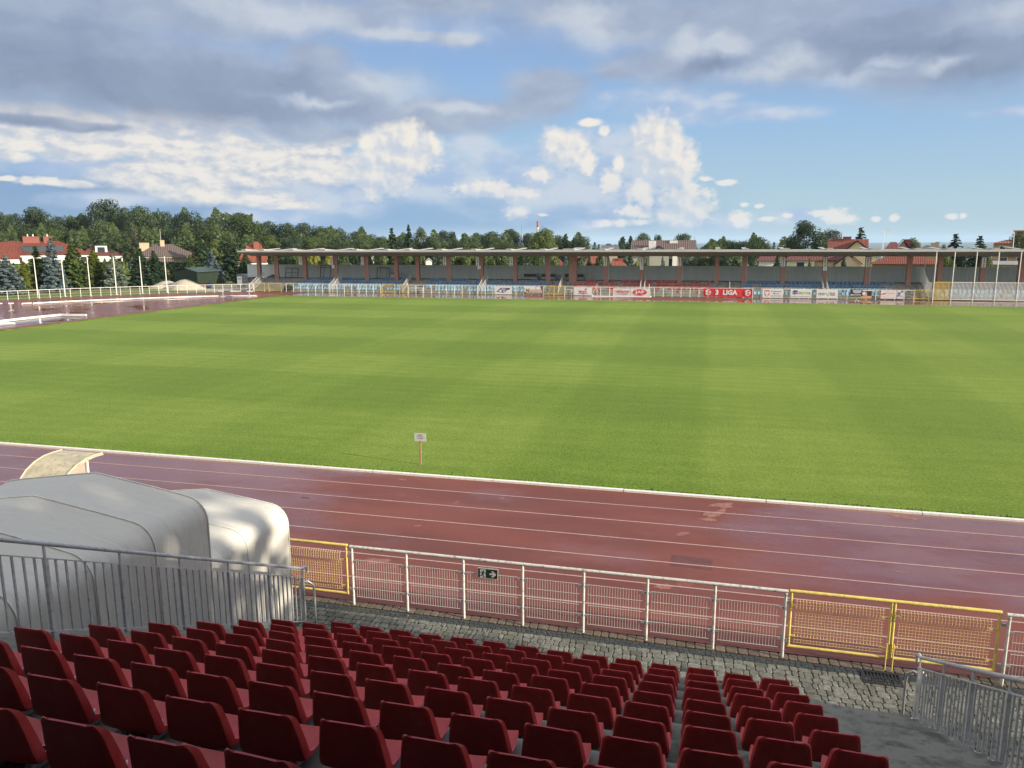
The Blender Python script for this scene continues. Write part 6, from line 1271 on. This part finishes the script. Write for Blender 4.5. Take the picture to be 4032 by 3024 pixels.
# hedges behind the conifers
def hedge(label, pts, h, w, mt, n=5200, size=.17):
    global rng; rng = np.random.default_rng(len(label)); P = []; Nn = []; pts = [np.array(p[:2]) for p in pts]; Ls = [np.linalg.norm(b-a) for a, b in zip(pts[:-1], pts[1:])]; tot = sum(Ls)
    for a, b, L in zip(pts[:-1], pts[1:], Ls):
        k = int(n*L/tot); f = rng.random(k); d = (b-a)/L; nn = np.array([-d[1], d[0]]); u = rng.uniform(-1,1,k); face = rng.random(k); z = np.where(face < .75, rng.random(k)*h, h+rng.normal(0,.06,k)); off = np.where(face < .75, np.sign(u)*w/2+rng.normal(0,.10,k), u*w/2)
        xy = a+np.outer(f, b-a)+np.outer(off, nn); P.append(np.column_stack([xy, z])); Nn.append(np.column_stack([np.outer(np.where(face<.75,np.sign(u),0), nn), np.where(face<.75,.3,1.0)])+rng.normal(0,.4,(k,3)))
    V, F = leaves(np.concatenate(P), np.concatenate(Nn), size); c = (pts[0]+pts[-1])/2
    t = thing('hedge', label, 'hedge', (c[0], c[1], 0), 0); MB().add((V-np.array([c[0],c[1],0])).tolist(), F).build('foliage', mt, t)
    m = MB()
    for a, b in zip(pts[:-1], pts[1:]): m.beam((a[0]-c[0],a[1]-c[1],h*.42),(b[0]-c[0],b[1]-c[1],h*.42),w*.55,h*.84)
    m.build('inner_branches', pbr('hedge_core', (.012,.022,.008), .9), t)
hedge('long clipped green hedge behind the row of conifers', [at(-30,1100,100), at(150,1100,106), at(330,1100,112), at(505,1100,118)], 4.0, 1.2, ND_TH, 9000, .2)
hedge('brownish climbing hedge under the brown roof house', [at(640,1100,130), at(742,1100,130)], 3.6, 1.0, LF_DK, 3000, .22)
# shrubs and small trees seen between back wall and roof
GG = 'shrubs and small trees right behind the grandstand wall'
gap = [('bush',1080,1000,80,124,'dark shrub behind the wall at the stand end'),('spd1',1130,990,70,128,'dark conifer behind the wall, first bay'),('bush',1165,1002,70,124,'green shrub behind the wall before the yellow ones'),('yel',1190,1004,60,122,'yellow shrub behind the wall, smaller'),('yel',1245,1003,70,122,'yellow shrub behind the wall, middle of three'),('yel',1295,1004,62,122,'brightest yellow shrub beside the letter L'),('bush',1350,1004,80,124,'olive shrub just past the letter L'),('spd1',1400,996,80,127,'dark conifer behind the wall past the white cottage'),
 ('spg1',1450,1000,76,124,'drooping green conifer behind the wall, past the white cottage'),('bushl',1500,1000,90,124,'light shrub behind the door frame'),('spg2',1545,996,70,126,'green conifer behind the column at the end of block L'),('bushl',1600,1002,90,124,'pale green shrub over the stairs between L and K'),('bush',1655,1000,70,124,'shrub beside the small white gable'),('spd1',1725,1006,60,123,'black conifer beside the small white gable'),('bushl',1790,1000,110,125,'wide pale shrub behind block K'),('bushl',1850,1002,80,124,'pale shrub just before the letter K'),
 ('bush',1925,1000,80,124,'dark shrub just past the letter K'),('bushl',1975,1003,80,124,'yellowish shrub past the letter K'),('spd1',2050,1000,90,126,'dark conifer above the grey tables'),('spg1',2110,998,80,126,'green conifer above the grey tables'),('bushl',2170,1004,70,128,'light shrub before the red roof glimpse'),('spb2',2228,1004,52,126,'bluish conifer beside the double column'),('bush',2285,1014,40,128,'variegated shrub past the double column'),('spd1',2320,1008,52,126,'dark conifer before the orange roofed house'),('bush',2365,1010,48,128,'dark shrub between orange roofs'),('spd1',2395,1008,60,125,'dark conifer before the low orange roof'),
 ('spb1',2488,1008,60,126,'silvery spruce before the brown tiled house'),('yel',2510,1030,30,123,'small yellow bush beside the silvery spruce'),('spb2',2610,1010,46,124,'young blue spruce before the grey house window'),('spg2',2546,1018,38,124,'small conifer at the grey house corner'),('grey',2715,1000,100,128,'greyish tree past the grey house'),('grey',2770,998,90,128,'second greyish tree past the grey house'),('bush',2810,1002,80,126,'dark shrub before the red banner column'),
 ('bushl',2880,1000,110,126,'sunlit leafy shrub behind the stair gap'),('spg1',2965,1004,66,124,'green conifer before the white wall'),('spd1',3062,1004,66,124,'black spruce before the maroon dormer house'),('spg2',3190,1018,46,124,'wispy conifer before the low red eaves'),('spd1',3324,1006,56,124,'black spruce before the cream annex'),('bushl',3735,1006,60,124,'light shrub inside the cage view'),('spd1',3790,1000,90,128,'dark conifer behind the cage posts'),('spd1',3845,1004,80,126,'second dark conifer behind the cage posts'),('bushl',3890,1008,50,126,'small light shrub beside the last panel')]
for a in gap:
    nm = {'sp':'conifer','bu':'shrub','ye':'shrub','gr':'tree'}[a[0][:2]]; tree(*a, GG, name=nm, cat=nm)
# mossy weed clump on the first rows
t = tree('bush', 1128, 1124, 40, 106.3, 'grey green shrub growing through the railing at block L', GG, name='shrub', cat='shrub')
# far wood filling behind the individual trees
def wood():
    global rng; rng = np.random.default_rng(99); P = []; Nn = []
    for px0, px1, y0, y1, Y0, Y1, n in ((-150,1000,880,850,205,235,16000),(1000,1560,905,945,225,270,9000),(1560,2300,945,955,215,270,9000),(2700,3120,965,962,235,262,4000),(-150,1000,930,930,160,190,11000)):
        for i in range(n):
            px = random.uniform(px0, px1); f = (px-px0)/(px1-px0); Y = random.uniform(Y0, Y1); g = at(px, 960, Y); zt = at(px, y0+(y1-y0)*f, Y).z + 2.2*math.sin(px*.045)+1.2*math.sin(px*.11+2); z = zt*random.random()**.45
            P.append((g.x, g.y, z)); Nn.append((-g.x/g.length*.7, -g.y/g.length*.7, .6))
    P = np.array(P); Nn = np.array(Nn)+rng.normal(0,.5,(len(P),3)); V, F = leaves(P, Nn, .36); tag(MB().add(V.tolist(), F).build('woodland', LF_DK), kind='stuff')
wood()
# the lime trees beside the near stand that throw dappled shade over the seats (just outside the picture)
SH = deci(13, 19, 4.5, LF_MD, 26, 300, .30, 'round', 41); SH4 = deci(4.6, 15.5, 5, LF_MD, 12, 26, .26, 'loose', 44); SH3 = deci(6.8, 10.4, .5, LF_MD, 26, 230, .24, 'dome', 43); SH2 = deci(9, 17, 4, LF_MD, 15, 190, .24, 'loose', 42)
for p, loc, s, lab in ((SH,(27,-12,0),(1.25,1.25,1.12),'broad lime tree beside the near stand, farthest from the track'),(SH,(25,-1.6,0),(1.05,1.05,1.24),'lime tree beside the near stand, level with the back rows'),(SH,(36,-6,0),(1.2,1.2,1.2),'lime tree in the second row beside the near stand'),(SH2,(27.5,2.2,0),(.45,.45,1.0),'thin lime tree beside the near stand, closest to the track'),(SH,(22,-22,0),(1.2,1.2,1.1),'lime tree behind the near stand'),(SH2,(34,.4,0),(.62,.62,.95),'thin lime tree behind the closest one'),(SH4,(25,4.9,0),(1,1,1),'sparse young lime between the bushy sapling and the tall lime'),(SH3,(24.5,4.7,0),(1,1,1),'low bushy lime sapling beside the near stand')):
    t = thing('lime_tree', lab, 'tree', loc, random.uniform(0,6), 'lime trees beside the near stand'); t.scale = s; link('crown', p.crown, t); link('trunk', p.trunk, t)
# ------------------------------------------------------------------ the air
HAZE = True
if HAZE:
    hm = bpy.data.materials.new('haze_air'); hm.use_nodes = True; t = NT(hm.node_tree); t.n.clear()
    pv = t.new('ShaderNodeVolumePrincipled', {'Color': (.55,.74,1.0), 'Density': 7.5e-5, 'Anisotropy': .0}); t.new('ShaderNodeOutputMaterial', {'Volume': pv.outputs[0]})
    m = MB(); m.box(-13000,13000,-13000,13000,-60,80); tag(m.build('haze', hm), kind='stuff')
